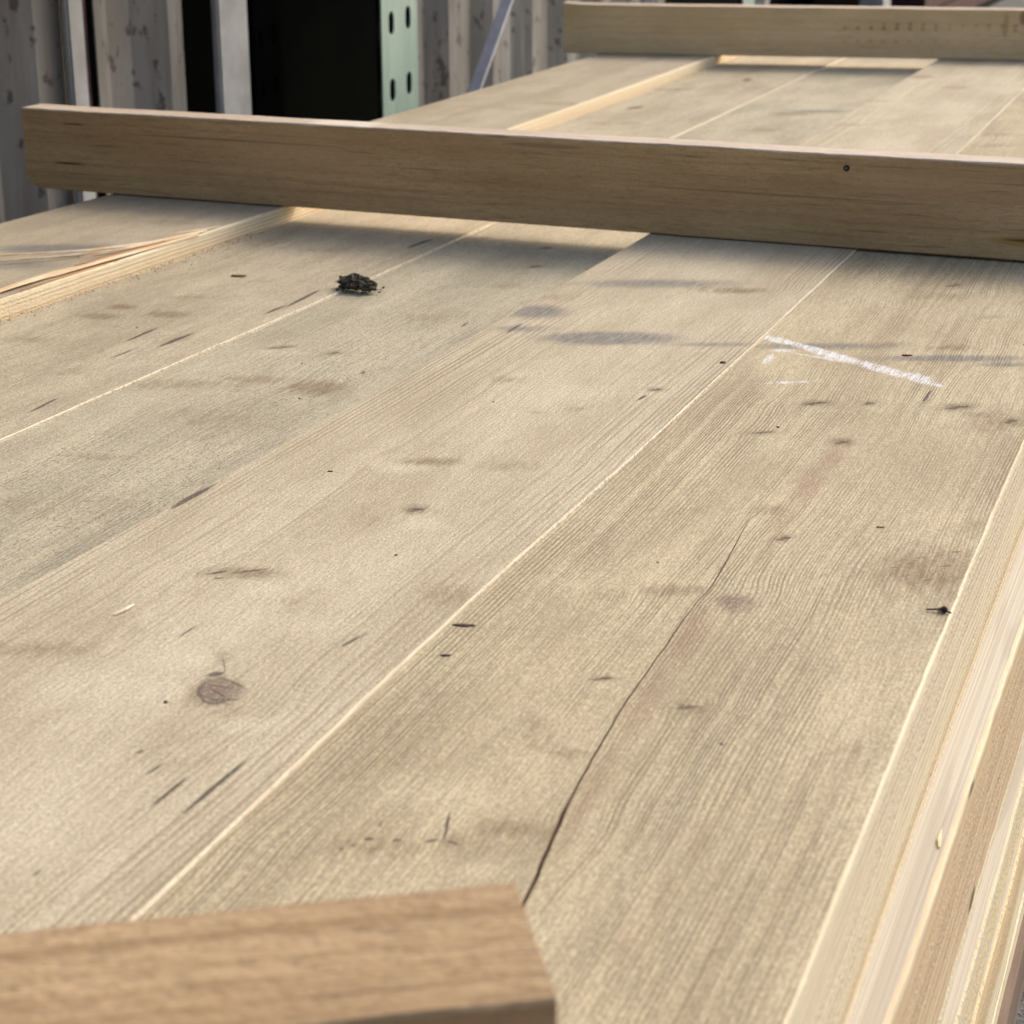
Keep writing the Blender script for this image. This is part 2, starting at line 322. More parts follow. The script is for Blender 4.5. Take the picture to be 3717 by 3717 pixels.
('P2','smear',3.4330,1.0261,5.80,-19.18,-0.243,37.02,14.59,-142.076,0.60),
('P2','smear',2.9478,0.9795,5.19,-15.50,-0.127,36.35,14.33,-121.183,0.50),
('P2','light',2.8174,1.0070,5.00,-13.92,-0.067,25.98,10.24,-83.503,0.40),
('P2','smear',1.6733,0.9359,21.91,-40.08,0.846,73.20,28.86,-149.494,0.40),
('P2','smear',1.3774,1.0157,20.39,-28.87,1.246,59.09,23.29,-105.048,0.50),
('P2','slit',1.5652,0.8654,37.99,-57.35,-9.838,17.75,328.37,-311.954,0.80),
('P2','slit',1.6192,0.8628,23.94,-35.57,-8.079,-15.86,321.11,-251.386,1.00),
('P2','slit',1.7195,0.8674,37.98,-60.50,-12.833,-7.57,341.57,-283.288,0.80),
('P2','slit',1.4258,0.8928,27.78,-37.61,-6.020,17.20,293.44,-286.516,1.00),
('P2','slit',1.4326,0.9326,32.13,-41.29,-7.525,-6.93,361.46,-327.161,1.00),
('P2','slit',1.2023,0.8801,42.61,-46.81,-10.043,-33.75,461.07,-365.189,0.90),
('P2','slit',1.9143,0.8682,23.92,-44.54,-7.123,23.88,259.10,-270.655,1.00),
('P2','slit',1.3662,0.9109,39.13,-50.24,-7.697,25.39,415.97,-413.588,0.60),
('P2','slit',3.1508,1.0109,17.85,-51.85,-3.838,33.63,81.42,-188.274,0.70),
('P1','grey',1.6572,1.1707,7.26,-10.63,0.406,36.49,14.38,-77.309,0.90),
('P1','grey',1.5700,1.1692,12.21,-17.02,0.727,35.53,14.01,-72.166,0.60),
('P1','smear',1.4824,1.0878,9.57,-13.55,0.558,28.41,11.20,-54.292,0.70),
('P1','smear',1.8260,1.1564,7.29,-11.81,0.348,35.73,14.09,-81.537,0.40),
('P1','light',1.7496,1.1778,9.42,-14.42,0.494,37.82,14.91,-83.719,0.40),
('P1','smear',3.0092,1.1049,5.48,-14.88,-0.051,26.18,10.32,-90.195,0.50),
('P1','grey',2.9148,1.1547,6.96,-17.56,0.004,45.51,17.94,-153.383,0.40),
('P1','smear',2.9272,1.2172,4.78,-11.51,0.031,26.74,10.54,-91.109,0.30),
('P1','light',3.1679,1.2140,4.71,-12.26,-0.017,29.35,11.57,-107.013,0.30),
('P4','smear',3.2400,0.6174,4.35,-21.89,-0.566,32.04,12.63,-111.603,0.60),
('P4','smear',3.6374,0.5951,4.29,-24.97,-0.734,26.15,10.31,-101.251,0.60),
('P4','slit',2.9755,0.6439,21.65,-93.65,-4.130,106.56,94.71,-378.069,0.57),
('P4','slit',2.9635,0.6489,28.17,-129.95,0.850,222.83,-30.52,-640.531,0.42),
('P4','smear',2.9749,0.6455,11.80,-50.38,-2.584,34.54,37.22,-126.769,0.66),
('P4','light',2.9285,0.6317,8.82,-39.48,-0.890,29.96,11.81,-95.184,0.55),
('P4','smear',2.9278,0.5970,2.81,-13.27,-0.319,51.37,20.25,-162.490,0.50),
('P4','light',3.0392,0.5689,3.81,-19.44,-0.509,36.30,14.31,-118.454,0.50),
('P4','smear',3.4876,0.5120,4.10,-26.30,-0.828,38.26,15.08,-141.156,0.50),
('P5','smear',2.9186,0.3517,2.80,-21.17,-0.736,41.34,16.30,-126.395,0.60),
('P5','smear',2.7969,0.3507,3.63,-26.36,-0.899,59.57,23.48,-174.849,0.70),
('P5','smear',1.7847,0.2566,3.54,-21.98,-0.681,58.56,23.08,-110.430,0.40),
('P5','smear',1.7115,0.2062,4.88,-34.82,-1.175,90.02,35.48,-161.375,0.50),
('P5','slit',1.8360,0.2533,23.50,-141.09,-7.399,222.79,151.80,-447.491,0.47),
('P5','slit',1.8293,0.2574,28.06,-196.38,-0.794,412.85,19.14,-760.145,0.35),
('P5','smear',1.8356,0.2544,12.97,-75.86,-4.501,73.71,57.71,-149.979,0.55),
('P5','light',1.8116,0.2484,9.19,-59.40,-1.891,58.90,23.22,-112.478,0.55),
]
# ------------------------------------------------------------------ wood materials
def weathered(name, plank, spacing, ring_amt, light, dark, wav=0.006, seed=0.0, spk=0.5, calm=None):
    """rained-on top face: growth rings flowing round knots, fibres, mould specks, stains.
    Broad knot swirls and stains come from the mesh attributes written in plank_fields()"""
    t = T(name); x, y = t.x, t.y
    def attr(n, out='Fac'):
        a = t.nt.nodes.new('ShaderNodeAttribute'); a.attribute_name = n
        return a
    warp = E(t, attr('warp').outputs['Fac'])
    sa = attr('stain'); sp = t.nt.nodes.new('ShaderNodeSeparateColor'); t.nt.links.new(sa.outputs['Color'], sp.inputs[0])
    smear, lite, brown = (E(t, o) for o in sp.outputs)
    grey = E(t, attr('greying').outputs['Fac'])
    wob = t.noise(t.vec(x * 1.0 + seed, y * 5.0), 1.6, 1.0) - 0.5
    wob2 = t.noise(t.vec(x * 8.0 + seed, y * 50.0), 1.0, 1.0) - 0.5
    nz = t.noise(t.vec(x * 70.0, y * 150.0, seed), 1.0, 2.0, 0.6) - 0.5
    yy = y + wob * (wav * 2.0) + wob2 * 0.0009 + warp
    knot = None; slit = None; chalk = None
    wa = t.noise(t.vec(x * 34.0, y * 34.0, seed), 1.0, 2.0, 0.6) - 0.5; wb = t.noise(t.vec(x * 34.0, y * 34.0, seed + 6), 1.0, 2.0, 0.6) - 0.5
    fx = x + wa * 0.016; fy = y + wb * 0.010; gx = x + wa * 0.004; gy = y + wb * 0.0012
    def acc(a, b): return b if a is None else t.m('MAXIMUM', a, b)
    for (pl, kind, cx, cyk, a, b, u0, c, d, v0, s) in FEATS:
        if pl != plank or kind not in ('knot', 'slit', 'chalk'): continue
        X_, Y_ = (fx, fy) if kind == 'knot' else (gx, gy)
        u = Y_.madd(b, X_.madd(a, u0)); v = Y_.madd(d, X_.madd(c, v0))
        d2 = u.madd(u, v * v)
        if kind == 'knot': knot = acc(knot, d2.madd(-s, s))
        elif kind == 'slit': slit = acc(slit, d2.madd(-s, s))
        else: chalk = acc(chalk, d2.madd(-s, s))
    # growth rings
    ph = yy * (1.0 / spacing) + t.noise(t.vec(x * 0.5, y * 45.0, seed), 1.0, 1.0) * 5.0
    fr = t.m('FRACT', ph)
    late = t.ss(0.30, 0.84, fr) * t.ss(1.0, 0.9, fr)
    irr = t.noise(t.vec(x * 1.6, yy * (0.5 / spacing), seed + 4), 1.0, 1.0, 0.6)
    patchy = t.noise(t.vec(x * 2.6 + seed, y * 9.0), 1.0, 3.0, 0.6)
    late = late * t.ss(0.28, 0.62, irr, 0.12, 1.0) * t.ss(0.34, 0.62, patchy, 0.2, 1.0)
    if calm: late = late * t.ss(calm[1] * 0.3, calm[1], (y - calm[0] + wob * 0.05).abs(), 0.3, 1.0)
    fib = t.noise(t.vec(x * 45.0, yy * 900.0, seed), 1.0, 2.0, 0.65)
    grit = t.noise(t.vec(x * 380.0, y * 640.0, seed), 1.0, 2.0, 0.75)
    speck = t.ss(0.61, 0.70, t.noise(t.vec(x * 330.0, y * 620.0, seed + 2), 1.0, 1.0, 0.5)) * t.ss(0.35, 0.65, patchy, 0.35, 1.0)
    blot = t.noise(t.vec(x * 4.0 + seed, y * 13.0), 1.0, 4.0, 0.6)
    mid = tuple(0.55 * l + 0.45 * d_ for l, d_ in zip(light, dark))
    c = t.mix(t.ss(0.36, 0.66, blot), tuple(v * 1.06 for v in light), mid)
    c = t.mix(late * ring_amt, c, dark)
    lite = t.ss(0.05, 0.9, lite + nz * 0.7 * lite.pow(0.5))
    c = t.mix((lite * 0.65).clamp(), c, tuple(min(1.0, v * k) for v, k in zip(light, (1.22, 1.25, 1.30))))
    c = t.mix(late * ring_amt * 0.45, c, dark)
    c = t.mix(t.ss(0.40, 0.66, fib) * 0.42, c, tuple(v * 0.62 for v in mid))
    c = t.mix((brown * 0.75 + nz * brown * 0.8).clamp(), c, (0.33, 0.225, 0.14))
    smear = t.ss(0.08, 0.80, smear + (nz * 1.1 + wa * 0.5) * smear.pow(0.5))
    sm = smear * t.ss(0.3, 0.7, fib * 0.6 + blot * 0.4, 0.35, 1.3)
    c = t.mix((sm * 0.85).clamp(), c, (0.205, 0.14, 0.075))
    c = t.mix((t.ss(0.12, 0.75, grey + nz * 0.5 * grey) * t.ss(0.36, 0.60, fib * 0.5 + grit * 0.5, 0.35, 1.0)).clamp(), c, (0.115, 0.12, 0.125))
    if knot is not None:
        kc = t.mix(t.ss(0.38, 0.62, grit * 0.4 + fib * 0.6), (0.13, 0.09, 0.065), (0.30, 0.225, 0.165))
        c = t.mix(t.ss(-0.5, 0.8, knot + nz * 1.0) * 0.85, c, kc)
        ring = t.ss(0.0, 0.16, knot + nz * 0.5) * t.ss(0.5, 0.2, knot + nz * 0.5) * t.ss(0.4, 0.6, blot + wa)
        c = t.mix(ring * 0.85, c, (0.07, 0.05, 0.038))
    if slit is not None: sl_ = t.ss(-0.15, 0.7, slit + nz * 0.7); c = t.mix(sl_ * 0.92, c, (0.045, 0.030, 0.027))
    c = t.mix(speck * spk, c, (0.17, 0.135, 0.095))
    c = t.mix(t.ss(0.34, 0.60, grit, 0.42, 0.0), c, tuple(v * 0.5 for v in mid))
    c = t.mix(t.ss(0.53, 0.72, grit) * 0.34, c, tuple(min(1, v * 1.3) for v in light))
    if chalk is not None: c = t.mix((t.ss(-0.2, 0.8, chalk + nz * 1.8) * t.ss(0.38, 0.56, grit * 0.45 + fib * 0.55, 0.04, 0.8)).clamp(), c, (0.78, 0.79, 0.80))
    h = grit * 0.5 - late * 0.4 + fib * 0.4
    return t.finish(c, h, 0.0010, 0.85)

def plank_fields(bm, pl):
    """writes knot swirl (warp) and broad stain and grey amounts of this timber onto its vertices"""
    lw = bm.verts.layers.float.new('warp'); lg = bm.verts.layers.float.new('greying'); ls = bm.verts.layers.float_color.new('stain')
    fs = [f for f in FEATS if f[0] == pl and f[1] in ('knot', 'smear', 'light', 'brown', 'grey')]
    rnd = random.Random(hash(pl[1]) % 97 + ord(pl[1])); ex = []
    for v in bm.verts:
        x, y = v.co.x, v.co.y; w_ = 0.0; sm = li = br = gr = 0.0
        if x < 0.3: v[ls] = (0, 0, 0, 1); continue
        for (_, kind, cx, cyk, a, b, u0, c, d, v0, s) in fs:
            u = a * x + b * y + u0; q = c * x + d * y + v0; d2 = u * u + q * q
            if d2 > 22: continue
            if kind == 'knot':
                e = math.exp(-d2 * 0.2); w_ += -(y - cyk) * e * 0.42 * s; sm = max(sm, 0.45 * s * math.exp(-d2 * 0.35))
            elif kind == 'smear':
                e = math.exp(-d2); sm = max(sm, e * s); w_ += -(y - cyk) * math.exp(-d2 * 0.3) * 0.18 * s
            elif kind == 'light': li = max(li, math.exp(-d2) * s)
            elif kind == 'brown': br = max(br, math.exp(-(d2 ** 2) * 0.8) * s)
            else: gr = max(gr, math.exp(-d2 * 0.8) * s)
        v[lw] = w_; v[lg] = gr; v[ls] = (sm, li, br, 1.0)

def edge_wood(name, bands, zamp, seed, tint, lines=0.004, line_amt=0.3, spk=0.3, marks=(), blotch=None):
    """fresh sawn edge seen from the side: bands over the height, long rings, fuzzy saw marks"""
    t = T(name); x, z = t.x, t.z
    warp = t.noise(t.vec(x * 1.3 + seed, z * 6.0), 1.0, 2.0) - 0.5
    warp2 = t.noise(t.vec(x * 14.0 + seed, z * 40.0), 1.0, 2.0) - 0.5
    zz = z + warp * zamp + warp2 * 0.0025
    c = t.ramp((zz - bands[0][0]) * (1.0 / (bands[-1][0] - bands[0][0])), [((b[0] - bands[0][0]) / (bands[-1][0] - bands[0][0]), b[1]) for b in bands])
    fr = t.m('FRACT', zz * (1.0 / lines))
    late = t.ss(0.3, 0.85, fr) * t.ss(1.0, 0.88, fr) * t.ss(0.3, 0.6, t.noise(t.vec(x * 1.5, z * 90.0, seed), 1.0, 2.0))
    c = t.mix(late * line_amt, c, tint)
    fib = t.noise(t.vec(x * 70.0, z * 700.0, seed), 1.0, 3.0, 0.65)
    grit = t.noise(t.vec(x * 260.0, z * 420.0, seed), 1.0, 1.5, 0.6)
    c = t.mix(t.ss(0.35, 0.7, fib) * 0.22, c, tint)
    rgh = t.ss(0.36, 0.56, t.noise(t.vec(x * 2.0, zz * 25.0, seed + 5), 1.0, 2.0))
    pit = t.ss(0.50, 0.66, grit) * rgh
    c = t.mix(pit * spk, c, tuple(v * 0.5 for v in tint))
    for (mx, mz, rx, rz) in marks:
        u = x.madd(1 / rx, -mx / rx); v = (z + x * -0.0).madd(1 / rz, -mz / rz)
        c = t.mix(t.ss(1.1, 0.4, u.madd(u, v * v) + (grit - 0.5)) * 0.85, c, (0.07, 0.05, 0.05))
    if blotch: c = t.mix(t.ss(0.66, 0.72, t.noise(t.vec(x * 7.0, z * 30.0, seed + 1), 1.0, 1.0)) * 0.8, c, blotch)
    return t.finish(c, fib * 0.4 + grit * 0.9 * rgh - late * 0.3, 0.0011, 0.75)

def sawn(name, light, dark, tear_s=(45.0, 320.0), seed=0.0, marks=(), amt=0.6, endgrain=False, dashes=None):
    """bandsawn sticker: long axis in y, coarse torn fibres, dark hairlines; marks = (y, z, ry, rz, colour, s)"""
    t = T(name); a = t.y; b = t.z; d = t.x
    q = b + d * 0.9
    w_ = t.noise(t.vec(a * 3.0 + seed, q * 20.0), 1.0, 2.0) - 0.5
    qq = q + w_ * 0.012
    ring = t.noise(t.vec(a * 1.2, qq * 150.0, seed), 1.0, 3.0, 0.6)
    tear = t.noise(t.vec(a * tear_s[0], qq * tear_s[1], seed), 1.0, 3.0, 0.65, 0.8)
    hair = t.ss(0.60, 0.72, t.noise(t.vec(a * 9.0, qq * 330.0, seed + 3), 1.0, 2.5, 0.6))
    grit = t.noise(t.vec(a * 300.0, b * 500.0, d * 500.0 + seed), 1.0, 2.0, 0.7)
    blot = t.noise(t.vec(a * 4.5, q * 14.0, seed + 7), 1.0, 3.0, 0.55)
    c = t.mix(t.ss(0.33, 0.68, blot), light, tuple(0.45 * l + 0.55 * k for l, k in zip(light, dark)))
    c = t.mix(t.ss(0.4, 0.72, ring) * amt, c, dark)
    c = t.mix(t.ss(0.45, 0.7, tear) * amt * 0.8, c, tuple(v * 0.75 for v in dark))
    c = t.mix(hair * 0.5, c, tuple(v * 0.45 for v in dark))
    c = t.mix(t.ss(0.4, 0.75, grit) * 0.3, c, tuple(v * 0.7 for v in dark))
    for (my, mz, ry, rz, mc, s) in marks:
        u = a.madd(1.0 / ry, -my / ry); v = b.madd(1.0 / rz, -mz / rz)
        d2 = u.madd(u, v * v) + (tear - 0.5) * 0.9
        c = t.mix(t.ss(1.2, 0.35, d2) * s, c, mc)
    if dashes:
        for (z0, y0, y1) in dashes:
            f = t.m('FRACT', a * 38.0)
            msk = t.ss(0.55, 0.7, f) * t.ss(1.0, 0.85, f) * t.ss(0.004, 0.0018, (b - z0).abs()) * t.ss(y0, y0 + 0.12, a) * t.ss(y1, y1 - 0.12, a)
            c = t.mix(msk * t.ss(0.35, 0.6, blot) * 0.75, c, tuple(v * 0.4 for v in dark))
    return t.finish(c, tear * 0.9 + ring * 0.3 + grit * 0.5 - hair * 0.4, 0.0012, 0.8)

def simple(name, c1, c2, scale=20.0, rough=0.7, bump=0.0, metal=0.0, lo=0.35, hi=0.65, stretch=(1, 1, 1)):
    t = T(name)
    v = t.vec(t.x * stretch[0], t.y * stretch[1], t.z * stretch[2])
    n = t.noise(v, scale, 4.0, 0.6)
    c = t.mix(t.ss(lo, hi, n), c1, c2)
    t.bsdf.inputs['Metallic'].default_value = metal
    return t.finish(c, n if bump else None, bump, rough)

GL, GD = (0.50, 0.435, 0.335), (0.285, 0.225, 0.15)
MT = {
 'P1': weathered('weathered_top_a', 'P1', 0.0045, 0.30, (0.504, 0.432, 0.306), (0.282, 0.230, 0.150), seed=3.1, spk=0.5),
 'P2': weathered('weathered_top_b', 'P2', 0.0036, 0.35, (0.533, 0.461, 0.319), (0.282, 0.230, 0.145), seed=8.3, spk=0.6),
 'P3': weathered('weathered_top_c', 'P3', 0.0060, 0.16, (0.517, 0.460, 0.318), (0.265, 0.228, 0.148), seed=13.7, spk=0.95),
 'P4': weathered('weathered_top_d', 'P4', 0.0052, 0.95, (0.582, 0.504, 0.351), (0.339, 0.265, 0.155), seed=21.9, spk=0.45, calm=(0.485, 0.10)),
 'P5': weathered('weathered_top_e', 'P5', 0.0025, 0.88, (0.558, 0.471, 0.302), (0.295, 0.226, 0.126), seed=30.3, spk=0.45, wav=0.004),
}
CR, TN, BR = (0.82, 0.745, 0.525), (0.74, 0.655, 0.445), (0.60, 0.46, 0.26)
M_EDGE_P1 = edge_wood('fresh_edge_striped', [(-0.1, CR), (-0.02, (0.76, 0.63, 0.42)), (0.0, CR)], 0.006, 1.0, (0.56, 0.385, 0.19), 0.0042, 0.8, 0.2)
M_EDGE_P5 = edge_wood('fresh_edge_outer', [(-0.098, (0.82, 0.71, 0.52)), (-0.088, (0.80, 0.68, 0.47)), (-0.083, BR), (-0.076, TN), (-0.055, (0.76, 0.66, 0.46)), (-0.047, CR), (-0.04, (0.73, 0.63, 0.44)), (-0.012, (0.75, 0.65, 0.46)), (-0.009, CR), (0.0, (0.84, 0.74, 0.52))], 0.012, 2.0, (0.50, 0.36, 0.22), 0.007, 0.45, 0.3)
M_EDGE_L2 = edge_wood('fresh_edge_rough', [(-0.232, CR), (-0.224, CR), (-0.218, (0.60, 0.455, 0.28)), (-0.195, (0.70, 0.57, 0.37)), (-0.18, (0.62, 0.47, 0.29)), (-0.165, (0.70, 0.56, 0.36)), (-0.15, (0.59, 0.44, 0.265)), (-0.135, (0.70, 0.56, 0.36)), (-0.12, (0.62, 0.47, 0.285)), (-0.106, (0.68, 0.53, 0.33)), (-0.103, CR), (-0.098, (0.82, 0.70, 0.48))], 0.010, 5.0, (0.46, 0.31, 0.17), 0.012, 0.5, 0.55, marks=[(1.045, -0.215, 0.016, 0.006), (0.985, -0.108, 0.012, 0.003), (1.32, -0.19, 0.02, 0.006)])
M_EDGE_L3 = edge_wood('fresh_edge_mixed', [(-0.4, CR), (-0.36, TN), (-0.34, CR), (-0.32, BR), (-0.29, (0.75, 0.58, 0.34)), (-0.27, (0.80, 0.66, 0.38)), (-0.25, TN), (-0.232, CR)], 0.010, 9.0, (0.50, 0.36, 0.20), 0.011, 0.4, 0.6)
M_EDGE = edge_wood('fresh_edge_plain', [(-0.2, TN), (0.0, (0.74, 0.67, 0.51))], 0.006, 4.0, (0.52, 0.42, 0.29), 0.005, 0.3, 0.6)
def ledge_mat():
    t = T('planed_grey_ledge'); x, y = t.x, t.y
    ln = t.noise(t.vec(x * 1.5, y * 700.0), 1.0, 2.0, 0.6)
    cath = t.ss(0.52, 0.6, t.noise(t.vec(x * 4.0, y * 60.0, 3.0), 1.0, 1.0, 0.5, 0.4))
    c = t.mix(t.ss(0.4, 0.65, ln) * 0.55, (0.52, 0.485, 0.395), (0.37, 0.335, 0.26))
    c = t.mix(cath * 0.5, c, (0.36, 0.31, 0.24))
    return t.finish(c, ln, 0.0004, 0.55)
M_LEDGE = ledge_mat()
M_OLD = simple('dark_stained_wood', (0.16, 0.115, 0.085), (0.26, 0.19, 0.14), 30, 0.85, 0.001, stretch=(0.1, 1, 1))

# ------------------------------------------------------------------ mesh helpers
def tag(o, label=None, cat=None, group=None, kind=None):
    if label: o['label'] = label; o['kind'] = 'thing'
    if cat: o['category'] = cat
    if group: o['group'] = group
    if kind: o['kind'] = kind
    return o
def mk(name, bm, mats, parent=None, loc=(0, 0, 0), smooth=False):
    bmesh.ops.recalc_face_normals(bm, faces=bm.faces)
    me = bpy.data.meshes.new(name); bm.to_mesh(me); bm.free()
    if smooth:
        for p in me.polygons: p.use_smooth = True
    for m_ in (mats if isinstance(mats, (list, tuple)) else [mats]): me.materials.append(m_)
    o = bpy.data.objects.new(name, me); o.location = loc; col.objects.link(o)
    if parent: o.parent = parent
    return o
def bx(bm, x0, x1, y0, y1, z0, z1, mi=0):
    v = [bm.verts.new(p) for p in ((x0, y0, z0), (x1, y0, z0), (x1, y1, z0), (x0, y1, z0), (x0, y0, z1), (x1, y0, z1), (x1, y1, z1), (x0, y1, z1))]
    for f in ((0, 3, 2, 1), (4, 5, 6, 7), (0, 1, 5, 4), (1, 2, 6, 5), (2, 3, 7, 6), (3, 0, 4, 7)):
        bm.faces.new([v[i] for i in f]).material_index = mi
def lerp(tab, x):
    if x <= tab[0][0]: return tab[0][1]
    for (a, b), (c, d) in zip(tab, tab[1:]):
        if x <= c: return b + (d - b) * (x - a) / (c - a)
    return tab[-1][1]
def smooth_lerp(tab, x): return (lerp(tab, x - 0.12) + 2 * lerp(tab, x) + lerp(tab, x + 0.12)) / 4.0

def plank(name, right, left, ztop, zbot, x0, x1, mats, chR=0.0025, chL=0.0015, step=0.02, crack=None, jit=0.0006, seed=0, field=None):
    """a timber lofted along X: worn arrises, slightly uneven edges, optional open crack in its top.
    material slots: 0 top, 1 right edge and arris, 2 rest, 3 crack"""
    bm = bmesh.new(); rows = []; xs = []; x = x0
    while x < x1 - 1e-6:
        xs.append(x); x += (0.006 if field and 0.4 <= x <= 2.1 else step)
    xs.append(x1)
    nc = 40 if field else 3
    for x in xs:
        jr = jit * (mnoise.noise((x * 9.0, seed, 0.3)) + 0.7 * mnoise.noise((x * 43.0, seed, 1.3)))
        jl = jit * mnoise.noise((x * 11.0, seed, 7.3))
        yr = smooth_lerp(right, x) + jr; yl = smooth_lerp(left, x) - jl
        cr = chR * (1.0 + 0.45 * mnoise.noise((x * 17.0, seed, 4.0)) + 0.35 * mnoise.noise((x * 60.0, seed, 9.0)))
        cr = max(0.0003, cr)
        dz = 0.0006 * mnoise.noise((x * 1.7, seed, 2.0))
        pts = [(yr, zbot), (yr, ztop - cr * 1.1 + dz), (yr + cr * 0.8, ztop + dz)]
        mi = [1, 1]
        ya, yb = yr + cr * 0.8, yl - chL
        if crack:
            yc = lerp(crack[0], x); cw = lerp(crack[1], x); hc = nc // 2
            yc += 0.0006 * mnoise.noise((x * 55.0, 3.0, 1.0))
            pts += [(ya + (yc - ya) * k / hc, ztop + dz) for k in range(1, hc)]
            pts += [(yc - cw * 0.5, ztop + dz), (yc, ztop + dz - max(cw * 4.0, 0.00002)), (yc + cw * 0.5, ztop + dz + cw * 0.25)]
            pts += [(yc + (yb - yc) * k / hc, ztop + dz) for k in range(1, hc)]
            mi += [0] * hc + [3, 3] + [0] * (hc - 1)
        else:
            pts += [(ya + (yb - ya) * k / (nc + 1), ztop + dz) for k in range(1, nc + 1)]
            mi += [0] * nc
        pts += [(yb, ztop + dz), (yl, ztop - chL * 1.1 + dz), (yl, zbot)]
        mi += [0, 2, 2]
        rows.append([bm.verts.new((x, p[0], p[1])) for p in pts])
    for a, b in zip(rows, rows[1:]):
        for k in range(len(a) - 1): bm.faces.new((a[k], b[k], b[k + 1], a[k + 1])).material_index = mi[k]
        bm.faces.new((a[-1], b[-1], b[0], a[0])).material_index = 2
    bm.faces.new(rows[0]).material_index = 2; bm.faces.new(rows[-1][::-1]).material_index = 2
    if field: plank_fields(bm, field)
    return mk(name, bm, mats)

# ------------------------------------------------------------------ ground
GZ = -0.62
def ground_mat():
    t = T('gravelly_concrete')
    n1 = t.noise(t.co, 14.0, 5.0, 0.65); n2 = t.noise(t.co, 120.0, 3.0, 0.7); n3 = t.noise(t.co, 2.0, 3.0)
    c = t.mix(t.ss(0.3, 0.7, n1), (0.10, 0.105, 0.10), (0.24, 0.24, 0.23))
    c = t.mix(t.ss(0.45, 0.65, n2) * 0.6, c, (0.05, 0.05, 0.05))
    c = t.mix(t.ss(0.4, 0.7, n3) * 0.4, c, (0.16, 0.15, 0.13))
    return t.finish(c, n1 + n2 * 0.5, 0.01, 0.9)
bm = bmesh.new()
bmesh.ops.create_grid(bm, x_segments=90, y_segments=90, size=30)
for v in bm.verts: v.co.z = 0.006 * mnoise.noise((v.co.x * 0.7, v.co.y * 0.7, 0.0))
g = mk('ground', bm, ground_mat(), loc=(4, -2, GZ - 0.006)); tag(g, kind='structure')

# ------------------------------------------------------------------ the timber pack: top layer
TA = [(-0.5, 0.113), (0.57, 0.1176), (0.88, 0.122), (1.04, 0.124), (1.33, 0.1256), (4.4, 0.130)]
TB = [(-0.5, 0.372), (0.55, 0.3756), (0.65, 0.378), (0.92, 0.382), (1.165, 0.377), (1.95, 0.379), (2.7, 0.3836), (3.53, 0.392), (4.4, 0.394)]
TC = [(-0.5, 0.652), (0.8, 0.631), (1.21, 0.617), (1.75, 0.6135), (1.95, 0.612), (2.7, 0.617), (3.94, 0.62), (4.4, 0.62)]
TD = [(-0.5, 0.862), (1.11, 0.8565), (1.67, 0.842), (2.04, 0.838), (2.8, 0.845), (4.08, 0.847), (4.4, 0.847)]
TE = [(-0.5, 1.112), (1.43, 1.089), (1.96, 1.071), (2.66, 1.067), (3.79, 1.068), (4.4, 1.068)]
TF = [(-0.5, 1.340), (1.76, 1.326), (1.96, 1.315), (2.67, 1.302), (3.72, 1.308), (4.4, 1.308)]
off = lambda tab, d: [(a, b + d) for a, b in tab]
CRACK = ([(0.30, 0.205), (0.45, 0.222), (0.6098, 0.236), (0.633, 0.2386), (0.688, 0.2469), (0.7406, 0.2521), (0.8068, 0.2569), (0.8655, 0.2585), (0.9435, 0.2608), (0.9727, 0.2591), (1.0192, 0.2623), (1.0927, 0.2684), (1.1124, 0.2654), (1.3, 0.262)],
         [(0.25, 0.0), (0.40, 0.0012), (0.62, 0.0017), (0.68, 0.0019), (0.70, 0.0011), (0.82, 0.0009), (0.92, 0.0008), (0.95, 0.0005), (1.0, 0.0009), (1.06, 0.0006), (1.12, 0.0002), (1.25, 0.0)])
M_CRACK = simple('crack_wood', (0.10, 0.06, 0.04), (0.18, 0.11, 0.07), 60, 0.9)
GRP = 'weathered timbers forming the top of the pack'
p1 = plank('timber_plank', TE, TF, 0.0, -0.098, -0.45, 4.36, [MT['P1'], M_EDGE_P1, M_EDGE], 0.0016, 0.0015, seed=1, field='P1')
tag(p1, 'grey weathered beam with splintered bright edge, beside the container wall', 'beam', GRP)
p2 = plank('timber_plank', TD, off(TE, -0.0012), -0.0195, -0.098, -0.42, 4.40, [MT['P2'], M_EDGE, M_EDGE], 0.0007, 0.001, seed=2, field='P2')
tag(p2, 'weathered beam with brown oval stains, sunk beside the splintered higher beam', 'beam', GRP)
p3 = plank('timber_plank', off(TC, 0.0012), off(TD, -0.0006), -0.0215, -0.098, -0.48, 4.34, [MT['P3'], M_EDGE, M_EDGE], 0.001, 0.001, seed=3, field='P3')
tag(p3, 'speckled grey sunken beam with the dirt clod at its edge', 'beam', GRP)
p4 = plank('timber_plank', TB, TC, 0.0, -0.098, -0.46, 4.38, [MT['P4'], M_EDGE, M_EDGE], 0.0009, 0.0008, seed=4, field='P4')
tag(p4, 'weathered beam with large round knot and grey strap smudges', 'beam', GRP)
p5 = plank('timber_plank', TA, off(TB, -0.0009), -0.0015, -0.098, -0.5, 4.37, [MT['P5'], M_EDGE_P5, M_EDGE, M_CRACK], 0.0014, 0.0006, crack=CRACK, seed=5, field='P5', jit=0.0004)
tag(p5, 'fine grained outer beam with long crack and white chalk stroke', 'beam', GRP)

